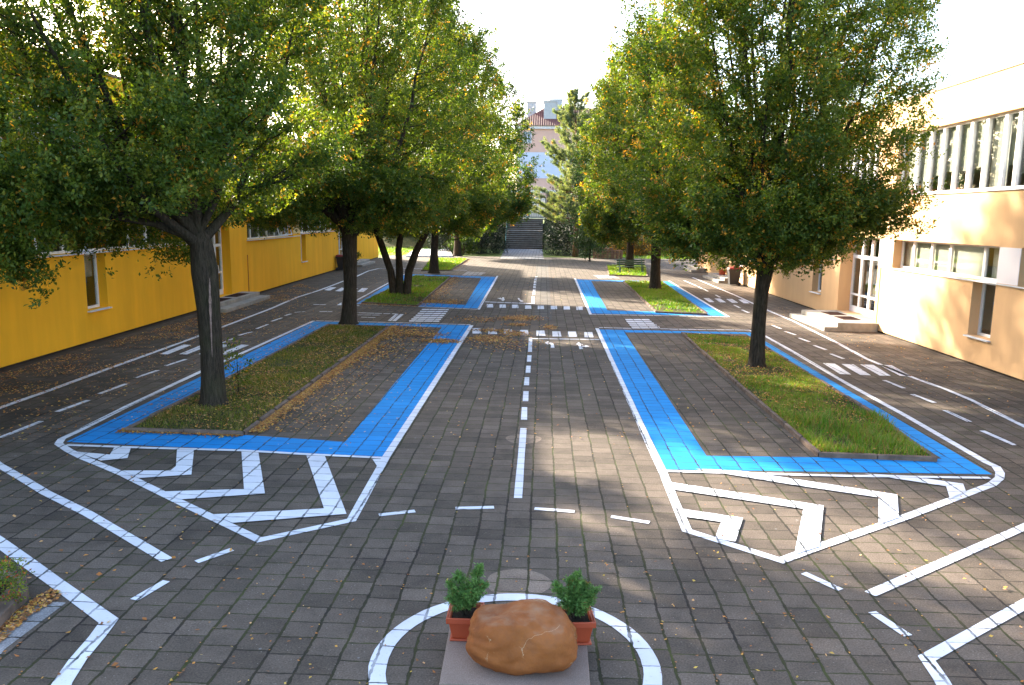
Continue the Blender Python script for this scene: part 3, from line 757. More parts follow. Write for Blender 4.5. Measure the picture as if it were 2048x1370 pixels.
# left building
LA = math.atan2(1.7, 50.6)
LB = empty('school_building', (-12.6, 17.0, 0), math.pi/2+LA, 'bright yellow two storey building in shade behind the left trees', 'building')
lo = [(-9.5, 12.2, 2.55, 3.5), (17.6, 24.8, 2.5, 3.46), (26.25, 34.6, 2.6, 3.46)]
no = [(4.3, 5.4, .92, 2.55), (26.25, 27.3, 1.03, 2.6)]
upl = [(-9.5, 12.0), (13.6, 25.0), (26.6, 37.5), (39.0, 49.5)]
dl = [(13.25, 15.45, .30, 3.2, .45), (35.5, 38.4, .30, 3.0, .45)]
ops = [(a, b, c, d, .32) for a, b, c, d in lo+no]+[(a, b, 4.7, 6.5, .22) for a, b in upl]+dl
body(LB, -10, 50.7, 7.6, ops, m_yellow, m_yellow)
for i, (a, b, c, d) in enumerate(lo):
    n = max(4, int((b-a)/1.2)); mm = [a+(b-a)*k/n for k in range(1, n)]
    window(LB, a, b, c, d, .32, mm, .09, ext=.07, open_sash=[(mm[-2]+.05, mm[-1]-.05), (mm[-1]+.05, b-.12)] if i == 1 else ())
for a, b, c, d in no: window(LB, a, b, c, d-.04, .32, [], .1, ext=.10, blinds=[(a+.08, b-.08, 1.85)] if a < 10 else ())
for a, b in upl:
    n = int((b-a)/.75); window(LB, a, b, 4.7, 6.5, .22, [a+(b-a)*k/n for k in range(1, n)], .15, mdeep=.16)
q = MB(); q.box(24.82, 26.23, -.010, .05, 2.62, 3.44); q.build('pier_panel', m_cream, LB)
for a, b, z in ((-9.9, 4.2, 2.515), (5.5, 13.2, 2.515), (17.5, 26.2, 2.465), (27.4, 35.4, 2.565)):
    q = MB(); q.box(a, b, -.035, -.003, z, z+.032); q.build('sill_band', m_sill, LB)
for o in dl: door_bay(LB, *o, n=3, panel=.9)
q = MB(); q.bar((17.5, -.015, .05), (17.5, -.015, 1.85), .025); q.build('rusty_pipe', m_rust, LB)

# front-of-wall earth strip on the left
q = MB(); ca, sa = math.cos(math.pi/2+LA), math.sin(math.pi/2+LA)
pt = lambda s, n: (-12.6+ca*s-sa*n, 17+sa*s+ca*n)
q.poly([(*pt(-9.9, 0), .004), (*pt(-9.9, -.22), .004), (*pt(35, -.16), .004), (*pt(35, 0), .004)]); tag(q.build('earth_strip', m_dirt), kind='structure')

# steps in front of the doors
def steps(root_xf, s0, s1, o1, o2, label, near_ext=0.0, far_ext=0.0):
    e = empty('entrance_steps', root_xf[0], root_xf[1], label, 'steps', 'steps at the building doors')
    a = MB(); a.box(s0, s1, -o1, -.012, 0.0, .30); a.build('platform', m_conc, e, bevel=.012)
    b = MB(); b.box(s0-far_ext, s1+near_ext, -o2, -o1-.004, 0.0, .15); b.build('step', m_conc, e, bevel=.012)
    return e
RX = ((XR, 0, 0), -math.pi/2); LX = ((-12.6, 17, 0), math.pi/2+LA)
steps(RX, S(30.1), S(26.35), 1.35, 1.78, 'sunlit concrete steps with two door mats at the near right door', 0.0, .05)
steps(RX, S(50.2), S(45.6), .75, 1.1, 'concrete steps behind the far bin with a flowerpot on top')
steps(RX, S(58.0), S(54.6), .6, 1.0, 'small farthest concrete steps at the end of the orange building')
steps(LX, 11.9, 16.6, .80, 1.25, 'mossy shaded steps with two mats at the yellow building door', .0, .5)
steps(LX, 38.0, 43.0, .7, 1.1, 'pale steps at the far end of the yellow building beyond the bin')
def doormat(xf, s0, s1, n0, n1, label):
    e = MB(); e.box(s0, s1, -n1, -n0, .302, .318)
    for k in range(1, int((s1-s0)/.07)): e.box(s0+k*.07, s0+k*.07+.02, -n1+.02, -n0-.02, .3181, .324)
    o = e.build('door_mat', m_mat); o.location = xf[0]; o.rotation_euler = (0, 0, xf[1]); tag(o, label, 'mat', 'door mats on the steps')
doormat(RX, S(29.4), S(28.5), .25, .85, 'dark mat on the right hand steps, the one farther from the camera')
doormat(RX, S(28.1), S(27.2), .25, .85, 'dark mat on the right hand steps, the one nearer the camera')
doormat(LX, 12.4, 13.7, .12, .62, 'dark mat on the shaded left steps, nearer the camera')
doormat(LX, 14.3, 15.7, .12, .62, 'dark mat on the shaded left steps, farther from the camera')

# small things on the right window sill and behind it
la = empty('lantern', (XR-.02, Ysurf(1838, 392), 4.512), 0, 'small brown wire lantern standing on the upper right window sill', 'lantern')
q = MB()
for x in (-.075, .075):
    for y in (-.13, .13): q.bar((x, y, .0), (x, y, .24), .018)
for z in (.01, .24):
    q.bar((-.075,-.14,z),(-.075,.14,z),.02); q.bar((.075,-.14,z),(.075,.14,z),.02); q.bar((-.075,-.13,z),(.075,-.13,z),.02); q.bar((-.075,.13,z),(.075,.13,z),.02)
m_brown = plain('brown_metal', (.14,.055,.035), .6)
q.build('cage', m_brown, la); q = MB(); q.box(-.065,.065,-.115,.115,.02,.11); q.build('box', m_brown, la)
m_petal = plain('orchid_petal', (.8,.8,.72), .7); m_stem = plain('orchid_leaf', (.06,.16,.03), .6)
for px, lab in ((1868, 'white orchid behind the window next to the lantern'), (1918, 'white orchid behind the fifth upper window pane'), (1822, 'pale orchid half hidden at the first upper window pane')):
    Y = Ysurf(px, 380)*(XR+.34)/(XR+.18); e = empty('orchid', (XR+.36, Y, 4.5), 0, lab, 'plant', 'orchids behind the upper window')
    q = MB(); q.tube([(0,0,.0),(0,0,.14)], [.06,.075], 10); q.build('pot', m_terra, e)
    q = MB()
    for k in range(6):
        a = k*1.05; q.tube([(0,0,.14),(.05*math.cos(a),.05*math.sin(a),.24),(.11*math.cos(a),.11*math.sin(a),.27)], [.02,.022,.004], 4)
    q.tube([(0,0,.14),(.01,.02,.4),(.02,.08,.55)], [.008]*3, 4); q.tube([(0,0,.14),(.0,-.05,.4),(.0,-.1,.5)], [.008]*3, 4); q.build('stem', m_stem, e)
    q = MB()
    for k in range(16):
        sgn = 1 if k % 2 else -1; c = Vector((.01+random.uniform(-.04,.04), sgn*.09+random.uniform(-.06,.06), .38+random.uniform(0,.2)))
        for a in range(3):
            d = Vector((random.gauss(0,1), random.gauss(0,1), random.gauss(0,1))).normalized()*.05; u = d.orthogonal().normalized()*.03
            q.quad(tuple(c), tuple(c+d*.5+u), tuple(c+d), tuple(c+d*.5-u))
    q.build('blossom', m_petal, e)

# ------------------------------------------------------------------ bins, flowerpot, sign
def bin_(x, y, rz, label, lean=0):
    e = empty('waste_bin', (x, y, 0), rz, label, 'waste bin', 'wheeled bins by the buildings')
    q = MB(); n = len(q.v)
    b0, b1, h = (.22, .24), (.29, .33), .92
    q.v += [(-b0[0],-b0[1],.05),(b0[0],-b0[1],.05),(b0[0],b0[1],.05),(-b0[0],b0[1],.05),(-b1[0],-b1[1],h),(b1[0],-b1[1],h),(b1[0],b1[1],h),(-b1[0],b1[1],h)]
    for f in ((0,3,2,1),(4,5,6,7),(0,1,5,4),(1,2,6,5),(2,3,7,6),(3,0,4,7)): q.f.append(tuple(n+i for i in f)); q.m.append(0)
    q.box(-.31,.31,-.35,.35,h-.09,h-.02); q.build('bin_body', m_bin, e, bevel=.015)
    q = MB(); n = 0
    q.v += [(-.32,-.36,h),(.32,-.36,h),(.32,.36,h),(-.32,.36,h),(-.28,-.30,h+.08),(.28,-.30,h+.08),(.30,.30,h+.12),(-.30,.30,h+.12)]
    for f in ((0,3,2,1),(4,5,6,7),(0,1,5,4),(1,2,6,5),(2,3,7,6),(3,0,4,7)): q.f.append(f); q.m.append(0)
    q.build('lid', m_binlid, e, bevel=.015)
    for s in (-1, 1):
        q = MB(); q.tube([(s*.22,.27,.10),(s*.27,.27,.10)], [.10,.10], 16); q.build('wheel', m_bin, e)
    q = MB(); q.tube([(-.22,.38,h-.03),(.22,.38,h-.03)], [.016]*2, 8); q.build('handle', m_bin, e)
bin_(*pt(34.55, -.42), LA-math.pi/2+math.pi, 'dark wheeled bin with a red lid against the yellow wall')
bin_(10.72, 44.4, -math.pi/2, 'dark wheeled bin with a red lid by the orange building')
fp = empty('flowerpot', (10.95, 48.3, .30), 0, 'terracotta flowerpot with a small shrub on the far right steps', 'flowerpot')
q = MB(); q.tube([(0,0,0),(0,0,.26),(0,0,.265),(0,0,.33)], [.17,.22,.25,.25], 16); q.build('pot', m_terra, fp)
sg = empty('hanging_sign', (*pt(39.9, 0), 3.78), 0, 'small white sign with a black bird like mark projecting from the yellow wall', 'sign')
q = MB(); q.box(.05,.75,-.02,.02,0,.44); q.build('panel', m_frame, sg)
q = MB(); m_black = plain('black_paint', (.01,.01,.012), .5)
q.poly([(.14,-.024,.10),(.40,-.024,.06),(.46,-.024,.16),(.30,-.024,.17)]); q.poly([(.36,-.024,.10),(.46,-.024,.12),(.68,-.024,.36),(.60,-.024,.38)]); q.poly([(.14,-.0241,.24),(.34,-.0241,.19),(.38,-.0241,.23),(.22,-.0241,.36)])
q.build('mark', m_black, sg); q = MB(); q.bar((0,0,.42),(.6,0,.50),.02); q.build('bracket', m_black, sg)

# ------------------------------------------------------------------ boulder, slab, potted shrubs
sl_ = MB(); sl_.prism([(-.745,5.52),(.425,5.55),(.435,6.42),(-.765,6.40)], .035, .12)
t = NT('slab_granite', .8, .3); p = t.pos(); c = t.ramp(t.noise(p, 140, 2, .8), [(.35,(.16,.115,.09)),(.5,(.23,.172,.14)),(.7,(.32,.25,.21))])
c = t.mix(t.ramp(t.noise(p, 2.5, 3), [(.3,0.0),(.7,.5)]), c, (.15,.115,.09)); m_slab = t.color(c)
base_ = MB(); base_.prism([(-.62,5.64),(.31,5.66),(.32,6.3),(-.64,6.3)], 0, .034)
ped = empty('stone_slab', (0,0,0), 0, 'pinkish granite slab under the boulder inside the white circle', 'slab')
sl_.build('slab', m_slab, ped, bevel=.006); base_.build('footing', m_conc, ped)

t = NT('boulder_stone', .78, .25); p = t.obj()
f = t.noise(p, 2.4, 5, .6); f2 = t.noise(p, 34, 4, .7); f3 = t.noise(p, 5.5, 5, .65)
c = t.ramp(f, [(.28,(.12,.036,.012)),(.46,(.225,.070,.016)),(.6,(.29,.096,.024)),(.78,(.17,.075,.038))])
c = t.mix(t.ramp(f2, [(.4,0.0),(.75,.35)]), c, (.20,.08,.035))
sx = t.n('ShaderNodeSeparateXYZ'); t.l(p, sx.inputs[0])
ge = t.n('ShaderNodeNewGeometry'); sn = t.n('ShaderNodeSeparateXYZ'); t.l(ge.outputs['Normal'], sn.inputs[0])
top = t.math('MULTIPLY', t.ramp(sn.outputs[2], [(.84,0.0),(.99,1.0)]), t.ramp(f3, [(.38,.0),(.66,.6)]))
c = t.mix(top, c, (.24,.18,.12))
vo = t.n('ShaderNodeTexVoronoi', feature='DISTANCE_TO_EDGE'); vo.inputs['Scale'].default_value = 3.3
nv = t.n('ShaderNodeTexNoise'); nv.inputs['Scale'].default_value = 5; nv.inputs['Detail'].default_value = 4; t.l(p, nv.inputs['Vector'])
va = t.n('ShaderNodeMix', data_type='VECTOR'); va.inputs[0].default_value = .22; t.l(p, va.inputs[4]); t.l(nv.outputs['Color'], va.inputs[5]); t.l(va.outputs[1], vo.inputs['Vector'])
ve = t.math('LESS_THAN', vo.outputs['Distance'], t.math('MULTIPLY', t.ramp(t.noise(p, 3.1, 2), [(.54,0.0),(.68,1.0)]), .009))
c = t.mix(t.math('MULTIPLY', ve, .6), c, (.50,.36,.22))
t.bump(t.math('ADD', t.math('MULTIPLY', f3, .8), t.math('MULTIPLY', f2, .25)), .5, .03); m_rock = t.color(c)
def boulder():
    import bmesh
    bm = bmesh.new(); bmesh.ops.create_icosphere(bm, subdivisions=5, radius=1)
    from mathutils import noise
    for v in bm.verts:
        d = v.co.normalized(); x, y, z = d
        ex = 3.1
        r = (abs(x)**ex+abs(y)**ex+abs(z)**ex)**(-1/ex)
        q = Vector((x*r*.455, y*r*.29, z*r*.225))
        # flat sloping top, shoulder on the left, tucked under-edge
        q.z -= .06*max(0, q.z/.22)*max(0, -q.x/.455)**1.5+.03*max(0, q.z/.22)*max(0, q.x/.455)**3
        q.x *= 1-.13*max(0, q.z/.225)
        if q.z < 0: q.x *= 1-.12*(-q.z/.225)**2; q.y *= 1-.22*(-q.z/.225)**2
        q.z -= .03*math.exp(-((q.x+.02)**2)/.04)*(q.z < 0)
        q += d*(.044*noise.noise(d*1.5+Vector((3.1,0,0)))+.020*noise.noise(d*4.0)+.008*noise.noise(d*11)+.003*noise.noise(d*30))
        # shallow dimple on the front
        dd = (q-Vector((.03,-.29,.10))).length; q.y += .028*math.exp(-dd*dd/.006)
        dd = (q-Vector((-.12,-.30,-.02))).length; q.y -= .03*math.exp(-dd*dd/.02)
        v.co = q
    me = bpy.data.meshes.new('boulder'); bm.to_mesh(me); bm.free()
    me.polygons.foreach_set('use_smooth', [True]*len(me.polygons)); me.materials.append(m_rock)
    o = bpy.data.objects.new('boulder', me); col.objects.link(o); return o
bo = boulder(); bo.location = (-.115, 5.90, .325); bo.rotation_euler = (0, math.radians(2), math.radians(-3))
tag(bo, 'big rounded rust orange boulder with pale veins on the slab', 'boulder')

def foliage_arrays(P, D, L, n_per, lsize, r, spread=.09, wr=.5, upn=.9, axis_mix=.6):
    """leaves along twigs: start P, direction D, length L -> quads"""
    n = len(P); i = np.repeat(np.arange(n), n_per); m = len(i); t = r.random(m)
    d = D[i]; p = P[i]+d*(L[i]*t)[:, None]+r.normal(0, spread, (m, 3))*np.array((1, 1, .7))
    rnd = r.normal(0, 1, (m, 3)); lat = np.cross(d, rnd); lat /= np.linalg.norm(lat, axis=1)[:, None]+1e-9
    ax = d*axis_mix+lat*.8+np.array((0, 0, -.12))+r.normal(0, .25, (m, 3)); ax /= np.linalg.norm(ax, axis=1)[:, None]
    nm = np.array((0, 0, upn))+r.normal(0, .55, (m, 3)); sd = np.cross(ax, nm); sd /= np.linalg.norm(sd, axis=1)[:, None]+1e-9
    nn = np.cross(sd, ax); s = lsize*r.uniform(.65, 1.25, m)
    a = p; tip = p+ax*s[:, None]; mid = p+ax*(s*.5)[:, None]+nn*(s*.10)[:, None]; w_ = (s*wr*.5)[:, None]
    V = np.stack([a, mid+sd*w_, tip, mid-sd*w_], 1)
    return V.reshape(-1, 3), i, m
def leaf_tint(i, ntw, r, cols, orange=.05, oc=(.50,.24,.03), m=None):
    m = len(i); tw = r.random(ntw); t = np.clip(tw[i]*.75+r.normal(0, .16, m), 0, 1)[:, None]
    a, b, c = (np.array(x) for x in cols)
    col_ = np.where(t < .5, a+(b-a)*t*2, b+(c-b)*(t*2-1))*r.uniform(.78, 1.2, m)[:, None]
    otw = r.random(ntw) < orange*.9; o = (r.random(m) < orange*.45) | (otw[i] & (r.random(m) < .65))
    col_[o] = np.array(oc)*r.uniform(.55, 1.25, o.sum())[:, None]
    return col_

def potted(x, y, label, seed, h=.42, n=75, shape=None, rz=0.0):
    e = empty('potted_shrub', (x, y, .122), rz, label, 'potted plant', 'potted shrubs behind the boulder')
    q = MB(); nn = 0
    a, b, hh = .105, .14, .215
    q.v += [(-a,-a,.018),(a,-a,.018),(a,a,.018),(-a,a,.018),(-b,-b,hh),(b,-b,hh),(b,b,hh),(-b,b,hh),(-b+.018,-b+.018,hh),(b-.018,-b+.018,hh),(b-.018,b-.018,hh),(-b+.018,b-.018,hh),(-b+.03,-b+.03,hh-.04),(b-.03,-b+.03,hh-.04),(b-.03,b-.03,hh-.04),(-b+.03,b-.03,hh-.04)]
    q.f.append((0,3,2,1))
    for l in (0, 4, 8):
        for k in range(4): q.f.append((l+k, l+(k+1)%4, l+4+(k+1)%4, l+4+k))
    q.m = [0]*len(q.f); q.build('pot', m_terra, e, bevel=.008)
    q = MB()
    for (x0,x1,y0,y1) in ((-b-.012,b+.012,-b-.012,-b+.002),(-b-.012,b+.012,b-.002,b+.012),(-b-.012,-b+.002,-b+.003,b-.003),(b-.002,b+.012,-b+.003,b-.003)): q.box(x0,x1,y0,y1,hh-.045,hh+.006)
    q.build('pot_rim', m_terra, e, bevel=.004)
    q = MB(); q.box(-.125,.125,-.125,.125,0,.018); q.build('saucer', m_terra, e, bevel=.006)
    q = MB(); q.box(-b+.025,b-.025,-b+.025,b-.025,hh-.06,hh-.030); q.build('soil', m_soil, e)
    r = np.random.default_rng(seed); P, D, L = [], [], []; st = MB()
    for (dx, dy, hz) in shape:
        base = Vector((dx*.12, dy*.12, hh-.03)); tip = Vector((dx*.88, dy, hh+hz*.86)); st.tube([base, base.lerp(tip,.5)+Vector((0,0,.02)), tip], [.009,.006,.002], 5)
        for k in range(int(n*hz/.3)):
            u = r.uniform(.22, 1); p = base.lerp(tip, u); az = r.uniform(0, 6.28); el = r.uniform(.1, 1.0)
            d = np.array((math.cos(az)*math.cos(el), math.sin(az)*math.cos(el), math.sin(el))); ln = r.uniform(.04, .115)*(1.25-.8*u)
            P.append(tuple(p)); D.append(d); L.append(ln)
    P, D, L = np.array(P), np.array(D), np.array(L)
    V, i, m = foliage_arrays(P, D, L, 20, .028, r, .005, .22, .3, 1.0)
    st.build('stem', m_bark, e)
    c = leaf_tint(i, len(P), r, ((.07,.15,.03),(.12,.25,.06),(.22,.37,.10)), .02, (.3,.14,.05))
    fast_mesh('foliage', V, np.arange(m*4).reshape(m, 4), m_needle, e, c)
pl = G(930, 1262, .12); pr = G(1140, 1262, .12)
potted(pl[0]+.01, 6.255, 'left terracotta square pot with a forked green juniper', 5, shape=[(-.15,.0,.30),(-.08,.05,.38),(.14,.02,.46),(.19,-.02,.30),(.02,-.05,.20),(-.15,-.06,.18),(.06,.08,.26),(.10,-.05,.22)])
potted(.335, 6.25, 'right terracotta pot with a bushy juniper partly behind the boulder', 6, shape=[(-.20,.0,.32),(-.06,.05,.36),(.0,.0,.44),(.10,.02,.32),(.18,-.02,.28),(.04,-.07,.18),(-.13,-.04,.20),(.16,.04,.14)], rz=.1)

# ------------------------------------------------------------------ hornbeams
GREENS = ((.033,.068,.010), (.084,.125,.014), (.22,.225,.03))
def hornbeam(label, path, rads, C, R, zb, zt, nleaf, lsize, seed, stems=15, orange=.035, greens=GREENS, lowz=None, skirt=11, sp=1.0, multi=None, prof=None, ysc=.84, fill=.85, bough=None, cut=None, sk_az=None, name='hornbeam_tree', leanx=0.0):
    r = np.random.default_rng(seed); rr = random.Random(seed)
    bx, by = path[0][0], path[0][1]
    e = empty(name, (bx, by, 0), 0, label, 'tree', 'hornbeam trees in the courtyard beds')
    O = Vector((bx, by, 0)); loc = lambda p: Vector(p)-O
    prof = prof or [(0, .72), (.10, .92), (.25, 1.0), (.45, .97), (.65, .86), (.82, .62), (1, .15)]
    tz = [p[0] for p in prof]; tr_ = [p[1] for p in prof]
    env = lambda z: R*np.interp((z-zb)/(zt-zb), tz, tr_)
    wood = MB(); fk = Vector(path[-1])
    if multi is None:
        pts = [loc(p) for p in path]; fl = [Vector((pts[0].x, pts[0].y, -.05)), pts[0]+Vector((0,0,.12)), pts[0].lerp(pts[1], .45)]
        up_ = [pts[-1]+(Vector((C[0], C[1], 0))-O-Vector((pts[-1].x, pts[-1].y, 0)))*f+Vector((rr.gauss(0,.05), rr.gauss(0,.05), h_)) for f, h_ in ((.10, .55), (.3, 1.5), (.5, 3.2))]
        wood.tube(fl+pts[1:]+up_, [rads[0]*1.55, rads[0]*1.12, rads[0]*.97]+rads[1:]+[rads[-1]*.72, rads[-1]*.45, rads[-1]*.22], 16, lump=.045, cap=False)
        starts = [fk]*stems; srad = rads[-1]
    else:
        starts = []
        for mp, mr in multi:
            pts = [loc(p) for p in mp]; wood.tube([Vector((pts[0].x,pts[0].y,-.05))]+pts, [mr[0]*1.35]+mr, 12, lump=.05, cap=False)
        for k in range(stems): starts.append(Vector(multi[k % len(multi)][0][-1]))
        srad = multi[0][1][-1]
    P, D, L = [], [], []
    def addtwigs(a, b, d, z_low=False):
        ln = (b-a).length; n = max(2, int(ln/(.13*sp)))
        for k in range(n):
            u = (k+rr.random())/n; u = .18+.82*u
            p = a.lerp(b, u); dd = (d*.9+Vector((rr.gauss(0,.55), rr.gauss(0,.55), rr.gauss(.12,.4)))).normalized()
            P.append(tuple(p)); D.append(tuple(dd)); L.append(rr.uniform(.18, .45)*sp**.5)
    def branch(a, az, el, ln, rad, depth=0):
        d = Vector((math.cos(az)*math.cos(el), math.sin(az)*math.cos(el), math.sin(el)))
        b = a+d*ln; z = min(max(b.z, zb), zt); er = env(z)*rr.uniform(.86, 1.06)
        off = Vector((b.x-C[0]-leanx*(b.z-zb), b.y-C[1])); 
        if off.length > er:
            k = er/off.length; nx = C[0]+leanx*(b.z-zb)+off.x*k; ny = C[1]+off.y*k
            if (Vector((nx, ny))-Vector((a.x, a.y))).length < .2 and off.length > er*1.25: return
            b = Vector((nx, ny, b.z))
        if b.z > zt+.4: b.z = zt+.4*rr.random()
        dd = (b-a)
        if dd.length < .15: return
        mid = a.lerp(b, .5)+Vector((rr.gauss(0,.05), rr.gauss(0,.05), -.06*dd.length if el < .4 else .03*dd.length))
        wood.tube([a-O, mid-O, b-O], [rad, rad*.65, rad*.22], 4 if rad < .03 else 6, cap=False)
        addtwigs(a, mid, dd.normalized()); addtwigs(mid, b, dd.normalized())
        if depth == 0 and dd.length > 1.0:
            for _ in range(int(dd.length/(.55*sp))):
                u = rr.uniform(.3, .95); branch(a.lerp(b, u), az+rr.uniform(-1.1, 1.1), el+rr.uniform(-.3, .5), rr.uniform(.4, .9), rad*.4, 1)
    ga = 2.39996
    for k in range(stems):
        az = k*ga+rr.uniform(-.25, .25); q = .12+.80*((k+.5)/stems)**.65
        st = starts[k]+Vector((0, 0, rr.uniform(-.1, .5)))
        ze = zb+(zt-zb)*min(1, (1.03-.50*q**2)*rr.uniform(.93, 1.04)); er = env(ze)
        tipr = min(q*R*.95, er*.95)
        tip = Vector((C[0]+leanx*(ze-zb)+math.cos(az)*tipr, C[1]+math.sin(az)*tipr, ze))
        pts = []; n = 9
        for j in range(n+1):
            u = j/n; h = u**.62 if q > .3 else u**.9
            x = st.x+(tip.x-st.x)*h; y = st.y+(tip.y-st.y)*h; z = st.z+(tip.z-st.z)*u
            w_ = .10*math.sin(u*math.pi); pts.append(Vector((x+rr.gauss(0,.04)*(0 < j), y+rr.gauss(0,.04)*(0 < j), z)))
        sr = srad*rr.uniform(.26, .46); rad = [max(.010, sr*(1-u/n*.93)*(1.55 if u == 0 else 1.15 if u == 1 else 1)) for u in range(n+1)]
        wood.tube([p-O for p in pts], rad, 8, lump=.03, cap=False)
        ln = sum((b-a).length for a, b in zip(pts[:-1], pts[1:])); nb = int(ln/(.33*sp))
        for j in range(nb):
            u = .10+.88*(j+rr.random())/nb; f = u*n; i0 = min(int(f), n-1); a = pts[i0].lerp(pts[i0+1], f-i0)
            if a.z < zb+.15: continue
            baz = az+rr.gauss(0, 1.1) if q > .35 else rr.uniform(0, 6.28)
            hf = (a.z-zb)/(zt-zb); el = rr.uniform(.15, .75)+.35*hf
            branch(a, baz, el, rr.uniform(.7, 2.0)*(1.1-.5*u), rad[i0]*.42)
        # the stem's own leafy tip
        addtwigs(pts[-3], pts[-1], (pts[-1]-pts[-3]).normalized()); addtwigs(pts[-2], pts[-1], Vector((0,0,1)))
    for k in range(skirt):
        az = k*ga*1.7+rr.uniform(-.3, .3) if sk_az is None else sk_az[k % len(sk_az)]+rr.uniform(-.25,.25)
        a = starts[k % len(starts)]+Vector((0, 0, rr.uniform(.0, .9))); zt_ = zb+rr.uniform(.15, 1.5)
        er = env(zt_)*rr.uniform(.80, 1.0); b = Vector((C[0]+math.cos(az)*er, C[1]+math.sin(az)*er, zt_))
        pts = []
        for j in range(7):
            u = j/6; pts.append(Vector((a.x+(b.x-a.x)*u, a.y+(b.y-a.y)*u, a.z+(b.z-a.z)*u+.55*math.sin(u*math.pi)*rr.uniform(.7,1.2))))
        rad = [srad*.30*(1-.85*u/6) for u in range(7)]
        wood.tube([p-O for p in pts], rad, 6, cap=False)
        nb = int((b-a).length/(.14*sp))
        for j in range(nb):
            u = .30+.69*(j+rr.random())/nb; f = u*6; i0 = min(int(f), 5); p = pts[i0].lerp(pts[i0+1], f-i0)
            branch(p, az+rr.gauss(0, .95), rr.uniform(-.12, .42), rr.uniform(.5, 1.25), rad[i0]*.5)
    if bough:
        az, z0_, ln_ = bough; a = Vector((bx, by, z0_)); q0 = a.copy()
        for k in range(1, 5):
            q1 = a+Vector((math.cos(az)*ln_*k/4, math.sin(az)*ln_*k/4, .45*math.sin(k*.75)-.10*k)); wood.tube([q0-O, q1-O], [.06-.012*(k-1), .06-.012*k], 6, cap=False)
            for _ in range(5): 
                f_ = rr.random(); p0 = q0.lerp(q1, f_); p1 = p0+Vector((math.cos(az+rr.gauss(0,.9))*.6, math.sin(az+rr.gauss(0,.9))*.6, rr.uniform(-.15,.35))); wood.tube([p0-O, p1-O], [.015, .005], 4, cap=False)
                if k > 1: addtwigs(p0, p1, (p1-p0).normalized()); addtwigs(p0, p1, (p1-p0).normalized())
            q0 = q1
    nb_ = len(P); P, D, L = np.array(P), np.array(D), np.array(L)
    # outer plumes: dense upright bunches with gaps between them close the crown's surface
    nf = int(nb_*fill); npl = int(26*R*(zt-zb)/4.2/sp**.4); per = max(6, nf//npl)
    ph = r.random(npl)**1.08; pz = zb+(zt-zb)*ph; paz = np.arange(npl)*ga+r.normal(0, .25, npl); pe = R*np.interp(ph, tz, tr_)
    pq = np.where(r.random(npl) < .72, r.uniform(.80, .97, npl), r.uniform(.45, .75, npl)); pl_ = r.uniform(.7, 1.9, npl)*(.75+.5*ph)
    out = np.clip(.95-1.1*ph, .12, .9)
    k_ = np.repeat(np.arange(npl), per); m_ = len(k_); u_ = r.random(m_)*pl_[k_]; rad_ = (.20+.10*r.random(npl))[k_]*sp**.35*(1.15-.55*u_/pl_[k_])
    ux, uy = np.cos(paz)[k_], np.sin(paz)[k_]
    base_x = C[0]+leanx*(pz-zb)[k_]+ux*(pe*pq)[k_]-ux*out[k_]*pl_[k_]*.55; base_y = C[1]+uy*(pe*pq)[k_]-uy*out[k_]*pl_[k_]*.55
    up_k = np.sqrt(1-out[k_]**2*.6)
    Pf = np.stack([base_x+ux*out[k_]*u_+r.normal(0, 1, m_)*rad_, base_y+uy*out[k_]*u_+r.normal(0, 1, m_)*rad_, np.maximum(pz[k_]+u_*up_k-.35*pl_[k_]+r.normal(0, 1, m_)*rad_*.8, zb-.1)], 1)
    Df = np.stack([ux*(out[k_]+.25), uy*(out[k_]+.25), up_k], 1)+r.normal(0, .30, (m_, 3)); Df /= np.linalg.norm(Df, axis=1)[:, None]
    P = np.concatenate([P, Pf]); D = np.concatenate([D, Df]); L = np.concatenate([L, r.uniform(.2, .5, len(Pf))*sp**.5])
    # the shaded underside is the densest part; keep what hangs in front of nothing off it
    low = (P[:, 2] < zb+1.5) | ((P[:, 0] < -10.3) & (P[:, 2] < 9))
    if cut: low &= ~cut(P)
    for _ in range(2):
        P = np.concatenate([P, P[:len(low)][low]+r.normal(0, .16, (low.sum(), 3))]); D = np.concatenate([D, D[:len(low)][low]]); L = np.concatenate([L, L[:len(low)][low]])
    if cut:
        kp = ~cut(P); P, D, L = P[kp], D[kp], L[kp]
    npt = max(4, int(round(nleaf/len(P))))
    V, i, m = foliage_arrays(P, D, L, npt, lsize, r, .055*sp**.5, .52, .8, .6)
    c = leaf_tint(i, len(P), r, greens, orange)
    V[:, 1] = C[1]+(V[:, 1]-C[1])*ysc
    wood.v = [(v[0], v[1]+((C[1]-by)+(v[1]-(C[1]-by))*ysc-v[1])*min(1, max(0, (v[2]-.3)/2.2)), v[2]) for v in wood.v]
    V -= np.array((bx, by, 0))
    to = wood.build('trunk', m_bark, e, smooth=True)
    fast_mesh('crown', V, np.arange(m*4).reshape(m, 4), m_leaf, e, c)
    print('TREE', label[:40], 'twigs', nb_, len(P), 'leaves', m)
    return e

T = G(428, 812)
L1 = hornbeam('nearest left tree, with a pale torn bark wound down its trunk', [(T[0],T[1],0),(-6.31,14.5,1.1),(-6.34,14.5,1.9),(-6.38,14.5,2.6),(-6.42,14.5,3.1)], [.225,.205,.215,.25,.21], (-8.9,14.6), 4.75, 2.7, 12.6, 620000, .082, 3, stems=17, skirt=13, sk_az=[2.6,3.1,3.6,4.1,2.1,4.4,3.3], leanx=.12, cut=lambda Q: (Q[:, 2] < 3.0+.42*np.clip(Q[:, 0]+7.6, 0, 9)) & (Q[:, 0] > -7.6))
